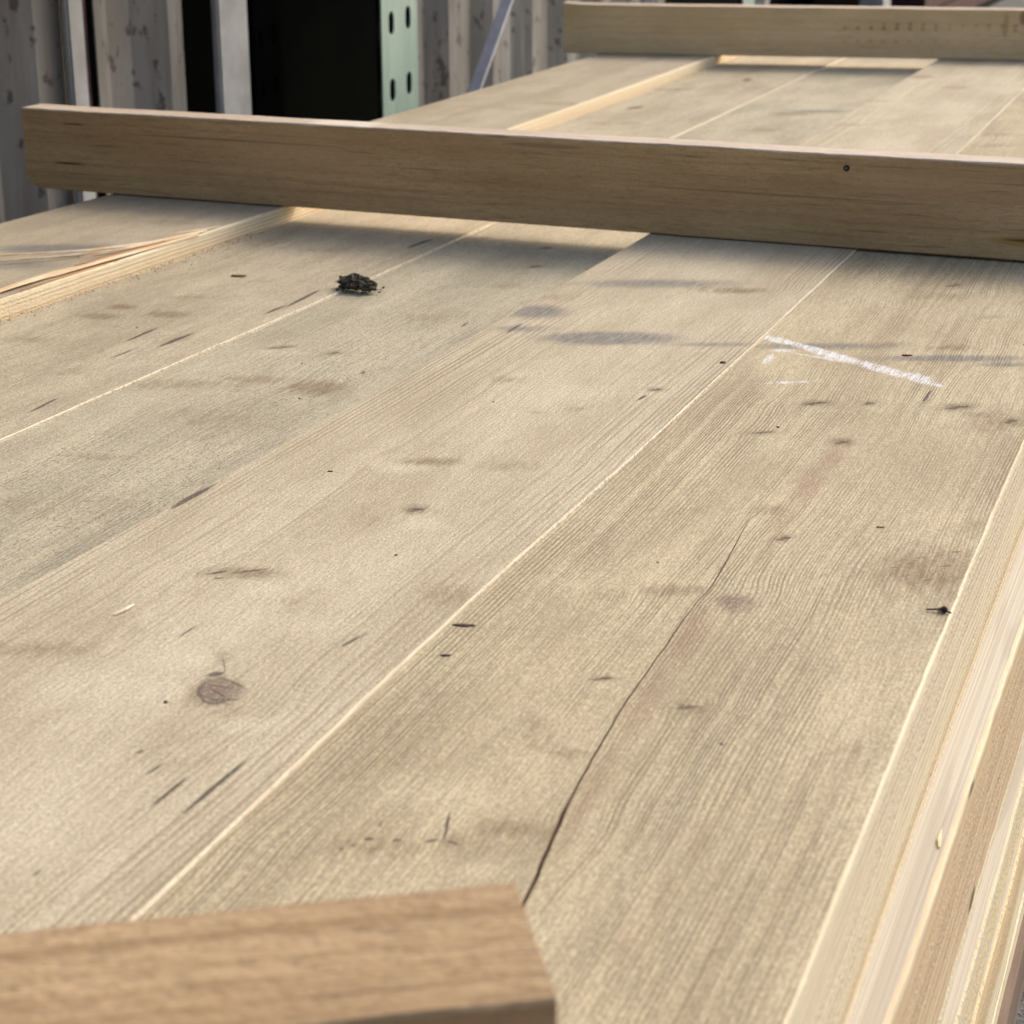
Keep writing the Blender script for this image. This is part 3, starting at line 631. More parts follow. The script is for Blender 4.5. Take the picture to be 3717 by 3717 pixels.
# lower layers: the outer timbers show their edges, the rest carry the pack
LAY = [(-0.0985, -0.232, 0.1026, M_EDGE_L2, M_LEDGE, 'second beam down at the pack side, rough brown sawn edge with grey ledge'),
       (-0.2325, -0.278, 0.0928, M_EDGE_L3, M_LEDGE, 'thin pale board of the pack side, third layer down'),
       (-0.2785, -0.358, 0.0904, M_EDGE_L3, M_LEDGE, 'pinkish beam edge of the pack side, fourth layer down'),
       (-0.3585, -0.381, 0.0879, M_EDGE_L3, M_LEDGE, 'lowest pale thin board of the pack side'),
       (-0.3815, -0.45, 0.0835, M_OLD, M_OLD, 'dark brown bottom board under the pale timber pack')]
for k, (zt, zb, ye, me_, ml, lab) in enumerate(LAY):
    tab = [(-0.5, ye - 0.002), (0.6, ye), (1.2, ye + 0.0025 * (1 if k % 2 else 0.4)), (2.0, ye + 0.003), (4.4, ye + 0.005)]
    o = plank('timber_plank', tab, [(-0.5, 0.36), (4.4, 0.36)], zt, zb, -0.5 + 0.02 * k, 4.35, [ml, me_, M_EDGE], 0.003 if k == 0 else 0.002, 0.001, jit=0.0008, seed=20 + k)
    tag(o, lab, 'beam', 'edge timbers of the lower layers')
    for q in range(4):
        y0 = 0.364 + q * 0.238; y1 = y0 + 0.234
        o = plank('timber_plank', [(-0.5, y0), (4.4, y0)], [(-0.5, y1), (4.4, y1)], zt, zb, -0.5, 4.35, [M_EDGE if k < 4 else M_OLD] * 3, 0.002, 0.002, step=0.5, seed=40 + q)
        tag(o, 'plain timber inside the lower layers of the pack, under the weathered beams', 'beam', 'timbers inside the lower layers')
for xb in (-0.1, 1.3, 2.7, 4.1):
    bm = bmesh.new(); bx(bm, xb, xb + 0.1, 0.12, 1.30, GZ, -0.4505)
    bmesh.ops.bevel(bm, geom=bm.edges[:], offset=0.004, segments=1, affect='EDGES')
    tag(mk('bearer', bm, M_OLD), 'dark squared bearer on the ground under the timber pack', 'bearer', 'bearers under the pack')
# ------------------------------------------------------------------ stickers laid across the pack
def sticker(name, L, D, H, mats, loc, rot, seed, chip=False, lip=False, tilt=0.0):
    """squared cross batten along local y (0..L), front face at x = 0, lofted with worn arrises"""
    bm = bmesh.new(); n = max(8, int(L / 0.012)); rows = []
    for i in range(n + 1):
        yv = L * i / n
        j = lambda k, f=23.0: mnoise.noise((yv * f, seed * 3.1, k))
        b = 0.0012 + 0.0008 * j(1.0) ; b = max(0.0004, b)
        zb, xb = 0.0, 0.0
        e = (L - yv)
        cz = 0.0
        if chip and e < 0.05: cz = max(0.0, (0.012 - 0.8 * e)) + max(0.0, 0.004 * j(9.0, 260.0) * max(0.0, 1 - e / 0.05))
        lf = 0.004 * max(0.0, 1 - e / 0.09) ** 2 if lip else 0.0
        hz = H + 0.0006 * j(3.0, 9.0)
        pts = [(0.0 + 0.0005 * j(5.0, 40.0), b + cz), (0.0 + 0.0004 * j(6.0, 40.0), hz - b * 1.2), (b, hz + lf + 0.0005 * j(2.0, 60.0)), (D * 0.5, hz + lf), (D - b, hz + lf * 0.7), (D, hz - b), (D, b + cz), (D - b, cz), (b, cz)]
        rows.append([bm.verts.new((p[0], yv, p[1])) for p in pts])
    N = len(rows[0]); mi = [0, 1, 1, 1, 1, 0, 0, 0, 0]
    for a, c in zip(rows, rows[1:]):
        for k in range(N): bm.faces.new((a[k], a[(k + 1) % N], c[(k + 1) % N], c[k])).material_index = mi[k]
    bm.faces.new(rows[0]).material_index = 2; bm.faces.new(rows[-1]).material_index = 2
    o = mk(name, bm, mats, loc=loc); o.rotation_euler = (0, 0, rot)
    return o
M_END = simple('end_grain', (0.30, 0.20, 0.11), (0.20, 0.13, 0.07), 90, 0.9, 0.001)
dk = (0.045, 0.028, 0.018)
# middle sticker: y = 0 at the right end, front face at X = 1.965
L2, Y2 = 1.60, -0.165
M_S2F = sawn('sawn_face_brown', (0.60, 0.40, 0.19), (0.38, 0.23, 0.097), seed=2.0, amt=0.55, tear_s=(70.0, 420.0),
   marks=[(1.525, 0.083, 0.018, 0.0012, dk, 0.8), (1.535, 0.034, 0.024, 0.0014, dk, 0.9), (0.90, 0.090, 0.05, 0.003, (0.15, 0.1, 0.06), 0.4),
          (1.30, 0.075, 0.16, 0.0016, (0.15, 0.1, 0.06), 0.5), (0.62, 0.052, 0.20, 0.0014, (0.15, 0.1, 0.06), 0.45), (0.30, 0.078, 0.15, 0.0016, (0.14, 0.09, 0.05), 0.5), (1.20, 0.065, 0.10, 0.03, (0.50, 0.31, 0.16), 0.35), (0.45, 0.07, 0.12, 0.03, (0.50, 0.32, 0.16), 0.3),
          (0.36, 0.02, 0.05, 0.006, (0.42, 0.23, 0.05), 0.8), (0.355, 0.021, 0.04, 0.002, (0.09, 0.05, 0.02), 0.8)])
M_S2T = sawn('sawn_top_pale', (0.62, 0.52, 0.40), (0.42, 0.33, 0.23), seed=4.0, amt=0.45, marks=[(1.16, 0.1, 0.045, 0.05, (0.72, 0.64, 0.50), 0.7)])
s2 = sticker('sticker', L2, 0.043, 0.0995, [M_S2F, M_S2T, M_END], (1.966, Y2, 0.0012), 0.0, 2, chip=True)
tag(s2, 'long brown sawn batten across the pack between the other two, with a nail hole', 'batten', 'battens laid across the timber pack')
# nail hole: a small dark punched ring
bm = bmesh.new()
bmesh.ops.create_cone(bm, cap_ends=True, segments=14, radius1=0.0034, radius2=0.0034, depth=0.003)
bmesh.ops.rotate(bm, verts=bm.verts, matrix=Matrix.Rotation(math.pi / 2, 3, 'Y'))
mk('nail_hole', bm, simple('hole_black', (0.01, 0.008, 0.006), (0.02, 0.015, 0.01), 80, 0.9), s2, (0.0009, 0.394 - Y2, 0.085))
bm = bmesh.new()
bmesh.ops.create_cone(bm, cap_ends=True, segments=10, radius1=0.0017, radius2=0.0013, depth=0.003)
bmesh.ops.rotate(bm, verts=bm.verts, matrix=Matrix.Rotation(math.pi / 2, 3, 'Y'))
mk('nail', bm, simple('nail_steel', (0.10, 0.08, 0.06), (0.16, 0.13, 0.10), 80, 0.7), s2, (0.0002, 0.3944 - Y2, 0.0852))
# near sticker, turned on the pack
M_S1F = sawn('sawn_face_near', (0.56, 0.34, 0.17), (0.34, 0.19, 0.085), seed=6.0, amt=0.6)
M_S1T = sawn('sawn_top_near', (0.50, 0.35, 0.195), (0.29, 0.185, 0.09), seed=9.0, amt=0.9, tear_s=(95.0, 360.0))
bR = Vector((0.4143, 0.1499)); aR = Vector((0.4687, 0.1841))       # right end of its top: front and back corner
ang = math.atan2((aR - bR).y, (aR - bR).x)
s1 = sticker('sticker', 1.05, (aR - bR).length, 0.0995, [M_S1F, M_S1T, M_END], (bR.x, bR.y, 0.0005), ang, 5)
tag(s1, 'tan batten lying skewed with its sawn end beside the long crack', 'batten', 'battens laid across the timber pack')
# far sticker
M_S3F = sawn('sawn_face_far', (0.78, 0.585, 0.325), (0.58, 0.41, 0.20), seed=12.0, amt=0.4,
   marks=[(1.005, 0.085, 0.010, 0.016, (0.20, 0.12, 0.06), 0.7), (1.04, 0.07, 0.006, 0.028, (0.40, 0.27, 0.13), 0.6), (0.98, 0.07, 0.005, 0.03, (0.40, 0.27, 0.13), 0.6)],
   dashes=[(0.06, 0.35, 1.5), (0.034, 0.35, 1.45), (0.068, 0.5, 1.35)])
M_S3T = sawn('sawn_top_far', (0.60, 0.49, 0.36), (0.45, 0.34, 0.22), seed=15.0, amt=0.3)
d3 = Vector((3.80 - 4.00, 1.3815 - 0.455)).normalized(); P3 = Vector((3.80, 1.3815))
L3 = 1.95; o3 = P3 - d3 * L3
s3 = sticker('sticker', L3, 0.06, 0.0995, [M_S3F, M_S3T, M_END], (o3.x, o3.y, 0.0012), math.atan2(-d3.x, d3.y), 11, lip=True)
tag(s3, 'far batten near the beam ends with rows of saw dashes and a lifted splinter', 'batten', 'battens laid across the timber pack')

# ------------------------------------------------------------------ splinters of the broken arris (parts of the beam)
M_SPL = simple('splinter_wood', (0.78, 0.65, 0.44), (0.64, 0.43, 0.22), 60, 0.7, 0.0004, stretch=(0.2, 1, 1))
M_SPLD = simple('splinter_core', (0.30, 0.15, 0.07), (0.45, 0.24, 0.11), 40, 0.8, 0.0004, stretch=(0.2, 1, 1))
def sliver(name, pts, wd, th, mat, parent=None, label=None):
    bm = bmesh.new(); rows = []
    n = len(pts)
    for i, p in enumerate(pts):
        p = Vector(p); q = Vector(pts[min(n - 1, i + 1)]) - Vector(pts[max(0, i - 1)])
        s = Vector((q.y, -q.x, 0)).normalized(); k = wd * (1 - 0.85 * abs(2 * i / (n - 1) - 0.8) ** 2) if n > 2 else wd
        k = max(k, wd * 0.12)
        rows.append([bm.verts.new(p + s * k * a + Vector((0, 0, th * b))) for a, b in ((-.5, 0.2), (0, 0), (.5, 0.2), (.3, 1), (-.3, 1))])
    for a, b in zip(rows, rows[1:]):
        for k in range(5): bm.faces.new((a[k], a[(k + 1) % 5], b[(k + 1) % 5], b[k]))
    bm.faces.new(rows[0]); bm.faces.new(rows[-1])
    return mk(name, bm, mat, parent)
for pts, wd, th, mt in [
    ([(1.735, 1.092, 0.0005), (1.69, 1.103, 0.003), (1.64, 1.130, 0.004), (1.58, 1.195, 0.005), (1.53, 1.255, 0.006)], 0.006, 0.0018, M_SPL),
    ([(1.72, 1.090, 0.001), (1.66, 1.105, 0.003), (1.60, 1.150, 0.003), (1.54, 1.21, 0.003)], 0.004, 0.0014, M_SPL),
    ([(1.80, 1.0785, 0.0), (1.74, 1.083, 0.003), (1.67, 1.096, 0.004), (1.61, 1.118, 0.003)], 0.006, 0.0022, M_SPL),
    ([(1.70, 1.086, 0.0), (1.66, 1.089, 0.0015), (1.61, 1.094, 0.002), (1.575, 1.101, 0.001)], 0.009, 0.003, M_SPLD),
    ([(1.78, 1.0775, -0.001), (1.70, 1.083, 0.0005), (1.60, 1.0905, 0.002), (1.52, 1.100, 0.001), (1.45, 1.108, 0.001)], 0.007, 0.0025, M_SPL),
    ([(1.66, 1.0825, -0.003), (1.60, 1.086, -0.001), (1.54, 1.089, 0.0), (1.47, 1.092, -0.001)], 0.004, 0.002, M_SPLD),
    ([(1.60, 1.093, 0.0), (1.54, 1.100, 0.002), (1.48, 1.103, 0.002), (1.40, 1.104, 0.001)], 0.008, 0.003, M_SPL),
    ([(1.83, 1.078, 0.0), (1.78, 1.085, 0.0035), (1.745, 1.094, 0.006)], 0.0025, 0.001, M_SPL)]:
    sliver('splinter', pts, wd, th, mt, p1)

# sawdust and dirt gathered along the step
bm = bmesh.new()
for i in range(900):
    xx = random.uniform(1.2, 1.9); dd = abs(random.gauss(0, 0.010)); r = random.uniform(0.0003, 0.0011)
    yv = smooth_lerp(TE, xx) - 0.0015 - dd
    c_ = Vector((xx, yv, -0.0186 + r * 0.3))
    vs = [bm.verts.new(c_ + Vector((random.uniform(-1, 1), random.uniform(-1, 1), random.uniform(-.3, 1))) * r * 1.3) for _ in range(4)]
    for f in ((0, 1, 2), (0, 1, 3), (0, 2, 3), (1, 2, 3)): bm.faces.new([vs[k] for k in f])
tag(mk('sawdust', bm, simple('sawdust_mix', (0.10, 0.08, 0.05), (0.52, 0.42, 0.28), 400, 0.9)), 'loose sawdust and dirt crumbs along the foot of the bright beam edge', 'sawdust', kind='stuff')

# ------------------------------------------------------------------ loose bits lying on the beams
def lump(name, loc, r, sc, mat, seed, label, cat, amp=0.5, sub=3, group=None, parent=None):
    bm = bmesh.new(); bmesh.ops.create_icosphere(bm, subdivisions=sub, radius=r)
    for v in bm.verts:
        p = v.co / r
        k = 1 + amp * mnoise.noise(p * 2.3 + Vector((seed, 0, 0))) + amp * 0.55 * mnoise.noise(p * 6.1 + Vector((0, seed, 0)))
        v.co = Vector((p.x * sc[0], p.y * sc[1], p.z * sc[2])) * r * k
    zmin = min(v.co.z for v in bm.verts)
    for v in bm.verts: v.co.z = max(v.co.z - zmin * 0.75, 0.0)
    o = mk(name, bm, mat, parent, loc)
    if label: tag(o, label, cat, group)
    return o
M_DIRT = simple('dark_soil', (0.03, 0.024, 0.016), (0.20, 0.165, 0.11), 300, 0.95, 0.003)
clod = bpy.data.objects.new('dirt_clod', None); clod.location = (1.675, 0.832, -0.0195); col.objects.link(clod)
tag(clod, 'dark crumbly dirt clod lying on the pale joint of the sunken beams', 'dirt clod')
lump('clod_body', (0.0, 0.0, 0.0), 0.011, (0.85, 1.25, 0.62), M_DIRT, 3.0, None, None, 0.7, 4, parent=clod)
lump('clod_body', (-0.003, -0.015, 0.0), 0.009, (0.9, 0.9, 0.62), M_DIRT, 8.0, None, None, 0.8, 4, parent=clod)
lump('clod_body', (0.003, 0.012, 0.0), 0.0075, (0.9, 0.9, 0.8), M_DIRT, 13.0, None, None, 0.8, 4, parent=clod)
for k in range(26):
    a = random.uniform(0, 6.28); rr_ = random.uniform(0.013, 0.032)
    lump('crumb', (math.cos(a) * rr_ * 0.7, math.sin(a) * rr_ - 0.004, 0.0), random.uniform(0.0008, 0.0022), (1, 1, 0.7), M_DIRT, k, None, None, 0.6, 1, parent=clod)
M_BLK = simple('black_debris', (0.03, 0.023, 0.02), (0.09, 0.07, 0.055), 200, 0.9)
M_BRN = simple('brown_debris', (0.07, 0.045, 0.03), (0.14, 0.09, 0.06), 200, 0.9)
M_RED = simple('red_debris', (0.16, 0.02, 0.015), (0.22, 0.05, 0.03), 200, 0.8)
M_ORG = simple('orange_debris', (0.35, 0.15, 0.05), (0.25, 0.10, 0.04), 200, 0.8)
M_CHIP = simple('chip_brown', (0.30, 0.19, 0.10), (0.22, 0.14, 0.08), 90, 0.8)
M_PALE = simple('pale_shaving', (0.85, 0.74, 0.52), (0.74, 0.60, 0.38), 60, 0.7)
bug = bpy.data.objects.new('twig_fragment', None); bug.location = (0.983, 0.128, -0.0014); col.objects.link(bug)
tag(bug, 'tiny black twig fragment at the bright edge of the outer beam', 'twig')
for a, b in (((0.0, 0.009), (0.0, -0.005)), ((0.004, 0.003), (-0.001, -0.004)), ((0.001, 0.002), (0.005, -0.001))):
    m_ = ((a[0] + b[0]) / 2 + 0.0006, (a[1] + b[1]) / 2)
    sliver('stem', [(a[0], a[1], 0.0004), (m_[0], m_[1], 0.0014), (b[0], b[1], 0.0004)], 0.0015, 0.001, M_BLK, bug)
lump('bud', (0.001, -0.001, 0.0004), 0.0020, (1, 1, 0.9), M_BLK, 4.0, None, None, 0.6, 2, parent=bug)
def flake(name, loc, L, W, ang_, mat, label, cat, seed, group=None):
    bm = bmesh.new(); n = 9; ring = []
    for k in range(n):
        a = 6.283 * k / n; rr_ = 1 + 0.4 * mnoise.noise((math.cos(a) * 1.5 + seed, math.sin(a) * 1.5, seed))
        ring.append((math.cos(a) * L / 2 * rr_, math.sin(a) * W / 2 * rr_))
    lo = [bm.verts.new((p[0], p[1], 0.0)) for p in ring]; hi = [bm.verts.new((p[0] * 0.8, p[1] * 0.8, min(L, W) * 0.2 + 0.0002 * math.sin(3 * k))) for k, p in enumerate(ring)]
    for k in range(n): bm.faces.new((lo[k], lo[(k + 1) % n], hi[(k + 1) % n], hi[k]))
    bm.faces.new(lo); bm.faces.new(hi)
    o = mk(name, bm, mat, None, loc); o.rotation_euler = (0, 0, ang_)
    return tag(o, label, cat, group)
flake('bark_flake', (0.868, 0.3705, -0.0014), 0.004, 0.0125, 0.3, M_BRN, 'dark bark flake against the pale joint of the two outer beams', 'flake', 1.0)
flake('bark_flake', (0.8268, 0.3641, -0.0014), 0.003, 0.006, 0.4, M_BLK, 'small black bark flake lying just off the joint, near the larger flake', 'flake', 2.0)
flake('bark_flake', (1.5448, 0.2491, -0.0014), 0.004, 0.009, 0.2, M_RED, 'tiny dark red flake beside the white chalk stroke', 'flake', 3.0)
flake('bark_flake', (1.1108, 0.1875, -0.0014), 0.003, 0.0048, 0.2, M_ORG, 'tiny orange brown seed lying on the fine grained outer beam', 'seed', 4.0)
flake('bark_flake', (1.6835, 0.973, -0.0189), 0.007, 0.016, 0.2, M_CHIP, 'thin brown chip on the stained sunken beam', 'chip', 5.0)
flake('bark_flake', (1.459, 0.386, 0.0001), 0.005, 0.005, 0.2, M_BRN, 'small brown crumb on the knotty beam at the joint by the chalk', 'flake', 6.0)
o = sliver('wood_shaving', [(0.806, 0.556, 0.0004), (0.814, 0.5535, 0.0012), (0.823, 0.5533, 0.0006)], 0.0022, 0.001, M_PALE); tag(o, 'small pale wood sliver on the beam with the large round knot', 'wood sliver')
o = sliver('wood_shaving', [(0.892, 0.1075, -0.0980), (0.900, 0.109, -0.0972), (0.912, 0.1095, -0.0978)], 0.0024, 0.0007, M_PALE); tag(o, 'white shaving resting on the grey ledge at the pack side', 'wood shaving')
k = 0
for (xx, yv, pl) in [(1.30, 0.30, 5), (1.0, 0.30, 5), (0.78, 0.20, 5), (0.95, 0.45, 4), (1.28, 0.52, 4), (1.08, 0.56, 4), (1.40, 0.75, 3), (1.30, 0.70, 3), (1.45, 0.95, 2), (1.62, 0.16, 5), (0.72, 0.47, 4)]:
    zt = {5: -0.0014, 4: 0.0001, 3: -0.0214, 2: -0.0189}[pl]; k += 1
    flake('grit_crumb', (xx, yv, zt), random.uniform(0.0012, 0.0024), random.uniform(0.0016, 0.004), random.uniform(0, 3), M_BRN if k % 2 else M_BLK,
          'tiny dark grit crumb scattered on the weathered beams', 'crumb', 10.0 + k, 'grit crumbs scattered over the beams')

# ------------------------------------------------------------------ background: corrugated container side, rack, dark bay
def wall_mat():
    t = T('dirty_container_paint')
    n = t.noise(t.vec(t.x * 4.0, t.y, t.z * 1.2), 1.0, 4.0, 0.6); s = t.noise(t.vec(t.x * 30.0, t.y * 30.0, t.z * 22.0), 1.0, 3.0, 0.6)
    dr = t.noise(t.vec(t.x * 38.0, t.y * 10.0, t.z * 2.5), 1.0, 3.0, 0.6)
    c = t.mix(t.ss(0.3, 0.7, n), (0.34, 0.335, 0.30), (0.17, 0.16, 0.135))
    c = t.mix(t.ss(0.42, 0.68, dr) * 0.7, c, (0.17, 0.15, 0.13))
    c = t.mix(t.ss(0.58, 0.66, s) * 0.8, c, (0.06, 0.045, 0.04))
    c = t.mix(t.ss(0.72, 0.8, dr) * 0.6, c, (0.16, 0.07, 0.04))
    return t.finish(c, s, 0.001, 0.6)
M_WALL = wall_mat()
M_DARK = simple('bay_painted_shade', (0.006, 0.008, 0.0065), (0.009, 0.011, 0.009), 3, 1.0)  # near-black colour paints the shade of the bay onto its surfaces
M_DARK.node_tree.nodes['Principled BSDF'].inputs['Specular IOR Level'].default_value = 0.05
def corrugated(x0, x1, y, z0, z1, label, phase=0.0):
    prof = [(0.0, 0.0), (0.072, 0.0), (0.140, 0.036), (0.210, 0.036), (0.278, 0.0)]
    bm = bmesh.new(); pts = []
    p = x0 - phase
    while p < x1:
        for a, b in prof[:-1]: pts.append((p + a, b))
        p += 0.278
    ends = lerp(pts, x1); pts = [(x0, lerp(pts, x0))] + [q for q in pts if x0 + 1e-4 < q[0] < x1 - 1e-4] + [(x1, ends)]
    fr = [(bm.verts.new((a, y + b, z0)), bm.verts.new((a, y + b, z1))) for a, b in pts]
    bk = [(bm.verts.new((a, y + b + 0.003, z0)), bm.verts.new((a, y + b + 0.003, z1))) for a, b in pts]
    for k in range(len(pts) - 1):
        bm.faces.new((fr[k][0], fr[k + 1][0], fr[k + 1][1], fr[k][1])); bm.faces.new((bk[k + 1][0], bk[k][0], bk[k][1], bk[k + 1][1]))
        bm.faces.new((fr[k][1], fr[k + 1][1], bk[k + 1][1], bk[k][1])); bm.faces.new((fr[k + 1][0], fr[k][0], bk[k][0], bk[k + 1][0]))
    for k in (0, -1): bm.faces.new((fr[k][0], fr[k][1], bk[k][1], bk[k][0]))
    return tag(mk('container_wall', bm, M_WALL), label, 'wall', 'corrugated wall sections behind the pack')
ZT = 0.61
corrugated(0.6, 2.60, 1.80, GZ, ZT, 'corrugated grey wall section behind the overhanging end of the brown batten', 0.03)
corrugated(2.685, 2.96, 1.80, GZ, ZT, 'narrow stained corrugated wall section beside the white jamb', 0.05)
corrugated(3.90, 6.02, 1.80, GZ, ZT, 'corrugated grey wall section behind the slotted green upright and diagonal brace', 0.02)
corrugated(6.96, 7.38, 1.80, GZ, ZT, 'short pale corrugated wall section past the far batten', 0.02)
M_WHITE = simple('white_flange_paint', (0.50, 0.50, 0.48), (0.36, 0.355, 0.33), 8, 0.6)
def post(name, x0, x1, y0, y1, mat, label, cat, grp=None, z1=ZT):
    bm = bmesh.new(); bx(bm, x0, x1, y0, y1, GZ, z1)
    bmesh.ops.bevel(bm, geom=bm.edges[:], offset=0.004, segments=2, affect='EDGES')
    return tag(mk(name, bm, mat), label, cat, grp)
post('door_jamb', 3.045, 3.155, 1.775, 1.792, M_WHITE, 'white painted jamb beside the dark bay', 'jamb')
post('door_jamb', 2.575, 2.62, 1.775, 1.79, M_WHITE, 'thin pale flange at the rusty gap in the wall', 'jamb')
M_RUST = simple('rusty_bar', (0.07, 0.045, 0.04), (0.13, 0.075, 0.06), 14, 0.85)
bm = bmesh.new(); bmesh.ops.create_cone(bm, cap_ends=True, segments=16, radius1=0.02, radius2=0.02, depth=ZT - GZ)
tag(mk('locking_bar', bm, M_RUST, None, (2.672, 1.83, (ZT + GZ) / 2), True), 'rusty upright locking bar in the gap of the corrugated wall', 'bar')
# bay behind the openings, its darkness put into near-black surface colours
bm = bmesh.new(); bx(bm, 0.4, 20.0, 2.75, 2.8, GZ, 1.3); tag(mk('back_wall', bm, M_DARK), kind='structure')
bm = bmesh.new(); bx(bm, 0.4, 3.25, 1.36, 2.749, 0.62, 0.66); tag(mk('shade_roof', bm, M_WALL), kind='structure')  # out-of-view roof, added low and overhanging to shade the wall below
bm = bmesh.new(); bx(bm, 3.251, 20.0, 1.60, 2.749, 0.9, 0.94); tag(mk('shade_roof', bm, M_WALL), kind='structure')  # unseen roof, higher and set back so this wall stretch stays lighter
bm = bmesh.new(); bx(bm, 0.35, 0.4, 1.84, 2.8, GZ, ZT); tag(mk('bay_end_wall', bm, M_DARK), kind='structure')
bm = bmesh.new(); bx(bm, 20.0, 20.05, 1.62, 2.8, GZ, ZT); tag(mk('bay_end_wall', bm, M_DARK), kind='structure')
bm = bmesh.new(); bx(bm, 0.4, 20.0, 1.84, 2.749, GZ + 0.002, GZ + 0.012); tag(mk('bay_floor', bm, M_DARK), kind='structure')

def green_mat():
    t = T('green_rack_paint')
    n = t.noise(t.vec(t.x * 30.0, t.y * 30.0, t.z * 4.0), 1.0, 4.0, 0.6)
    c = t.mix(t.ss(0.3, 0.7, n), (0.36, 0.47, 0.38), (0.28, 0.38, 0.31))
    c = t.mix(t.ss(0.66, 0.74, t.noise(t.vec(t.x * 60.0, t.y, t.z * 5.0), 1.0, 2.0)) * 0.7, c, (0.20, 0.10, 0.06))
    return t.finish(c, None, 0, 0.55)
M_GREEN = green_mat()
def upright(x0, x1, y, mat, label, first=0.096, pitch=0.125):
    """slotted rack upright: face plate with real slots, two flanges"""
    root = bpy.data.objects.new('rack_upright', None); root.location = ((x0 + x1) / 2, y, GZ); col.objects.link(root)
    wd = x1 - x0; bm = bmesh.new(); th = 0.003
    cols = [(0.0, 0.19, False), (0.19, 0.34, True), (0.34, 0.66, False), (0.66, 0.81, True), (0.81, 1.0, False)]
    z_lo, z_hi = 0.0, ZT - GZ
    def prism(poly):
        f_ = [bm.verts.new((p[0], 0.0, p[1])) for p in poly]; b_ = [bm.verts.new((p[0], th, p[1])) for p in poly]
        bm.faces.new(f_); bm.faces.new(b_[::-1])
        for k in range(len(poly)): bm.faces.new((f_[k], b_[k], b_[(k + 1) % len(poly)], f_[(k + 1) % len(poly)]))
    for a, b, slot in cols:
        xa, xb = -wd / 2 + a * wd, -wd / 2 + b * wd
        if not slot: prism([(xa, z_lo), (xb, z_lo), (xb, z_hi), (xa, z_hi)]); continue
        r = (xb - xa) / 2; xm = (xa + xb) / 2; hh = 0.022
        z0 = first - GZ + (0.005 if a > 0.5 else 0.0); cs = []
        z = z0 - pitch * math.floor((z0 - 0.06) / pitch)
        while z < z_hi - 0.06: cs.append(z); z += pitch
        prev = None
        arc = lambda zc, up: [(xm + r * math.cos(t_), zc + (1 if up else -1) * (hh - r) + (1 if up else -1) * r * math.sin(t_)) for t_ in [math.pi * k / 6 for k in range(7)]]
        for zc in cs + [None]:
            lowp = [(xb, z_lo), (xa, z_lo)] if prev is None else arc(prev, True)       # right to left
            topp = [(xb, z_hi), (xa, z_hi)] if zc is None else arc(zc, False)
            prism(lowp[::-1] + topp); prev = zc
    mk('face_plate', bm, mat, root)
    for s in (1,):
        bm = bmesh.new(); bx(bm, s * wd / 2 - 0.0015, s * wd / 2 + 0.0015, 0.0032, 0.018, 0.0, z_hi)
        mk('flange', bm, mat, root)
    bm = bmesh.new(); bx(bm, -wd * 0.44, wd / 2 - 0.003, 0.014, 0.017, 0.0, z_hi); mk('dark_slot_backing', bm, M_DARK, root)  # near-black backing sheet paints in the darkness behind the slots
    return tag(root, label, 'rack upright', 'slotted rack uprights')
upright(3.262, 3.425, 1.55, M_GREEN, 'pale green slotted steel rack upright standing beside the dark bay')
M_GRD = simple('shaded_green_steel', (0.007, 0.011, 0.009), (0.012, 0.016, 0.013), 12, 0.7)  # near-black version of the green steel, with the bay's shade in its colour
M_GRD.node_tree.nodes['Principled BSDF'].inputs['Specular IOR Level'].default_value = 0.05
upright(4.11, 4.25, 2.30, M_GRD, 'green slotted upright with painted-in shade, inside the bay next to the white jamb')
upright(6.20, 6.35, 1.62, M_GREEN, 'green slotted rack upright beyond the far batten')
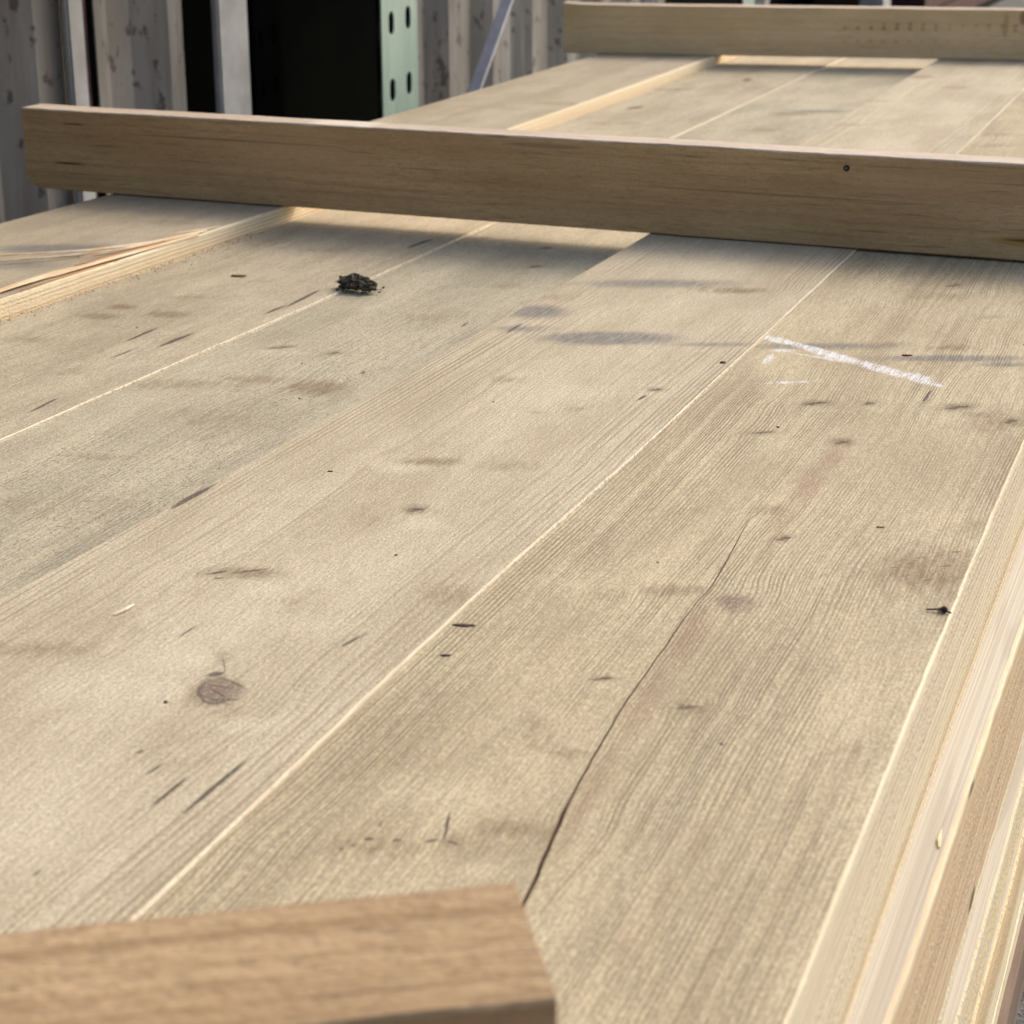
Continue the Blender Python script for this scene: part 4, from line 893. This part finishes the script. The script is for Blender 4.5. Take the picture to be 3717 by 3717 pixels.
M_BRACE = simple('galvanised_brace', (0.42, 0.43, 0.47), (0.52, 0.53, 0.58), 16, 0.45, metal=0.15)
def bar(name, p, q, wx, ty, mat, label, cat, grp=None):
    p, q = Vector(p), Vector(q); d = (q - p); L = d.length; d.normalize()
    bm = bmesh.new(); sx = Vector((d.z, 0, -d.x)); sy = Vector((0, 1, 0))
    # angle iron: flange facing out plus a leg at its left side
    for (a0, a1, b0, b1) in ((-wx / 2, wx / 2, 0, ty), (-wx / 2, -wx / 2 + ty, -wx * 0.45, -0.0002)):
        v = [bm.verts.new(p + d * (L * k) + sx * a + sy * b) for k in (0, 1) for a, b in ((a0, b0), (a1, b0), (a1, b1), (a0, b1))]
        for f in ((0, 1, 2, 3), (7, 6, 5, 4), (0, 4, 5, 1), (1, 5, 6, 2), (2, 6, 7, 3), (3, 7, 4, 0)): bm.faces.new([v[i] for i in f])
    return tag(mk(name, bm, mat), label, cat, grp)
dirb = Vector((4.162 - 3.918, 0, 0.0785 + 0.145)).normalized()
c0 = Vector((3.918, 1.65, -0.145))
bar('diagonal_brace', c0 - dirb * 0.62, c0 + dirb * 2.3, 0.05, 0.004, M_BRACE, 'grey steel diagonal brace leaning before the corrugated wall', 'brace')
c1 = Vector((5.42, 1.70, -0.02)); d1 = Vector((-0.35, 0, 1.0)).normalized()
bar('diagonal_brace', c1 - d1 * 0.6, c1 + d1 * 1.8, 0.05, 0.004, M_BRACE, 'pale brace tip showing above the lifted splinter of the far batten', 'brace')
post('steel_post', 9.55, 9.75, 1.78, 1.9, M_WHITE, 'grey post in the dark bay past the far batten', 'post')
# stacked rusty things at the dark far end
M_RB = simple('red_brown_scrap', (0.10, 0.04, 0.03), (0.06, 0.03, 0.025), 4, 0.8)
bm = bmesh.new()
for k in range(4): bx(bm, 11.6 + 0.05 * k, 14.5 - 0.1 * k, 1.9 + 0.02 * k, 2.6, GZ + 0.013 + 0.11 * k, GZ + 0.11 + 0.11 * k)
tag(mk('scrap_pile', bm, M_RB), 'red brown stacked boards at the dark far end of the bay', 'board stack')
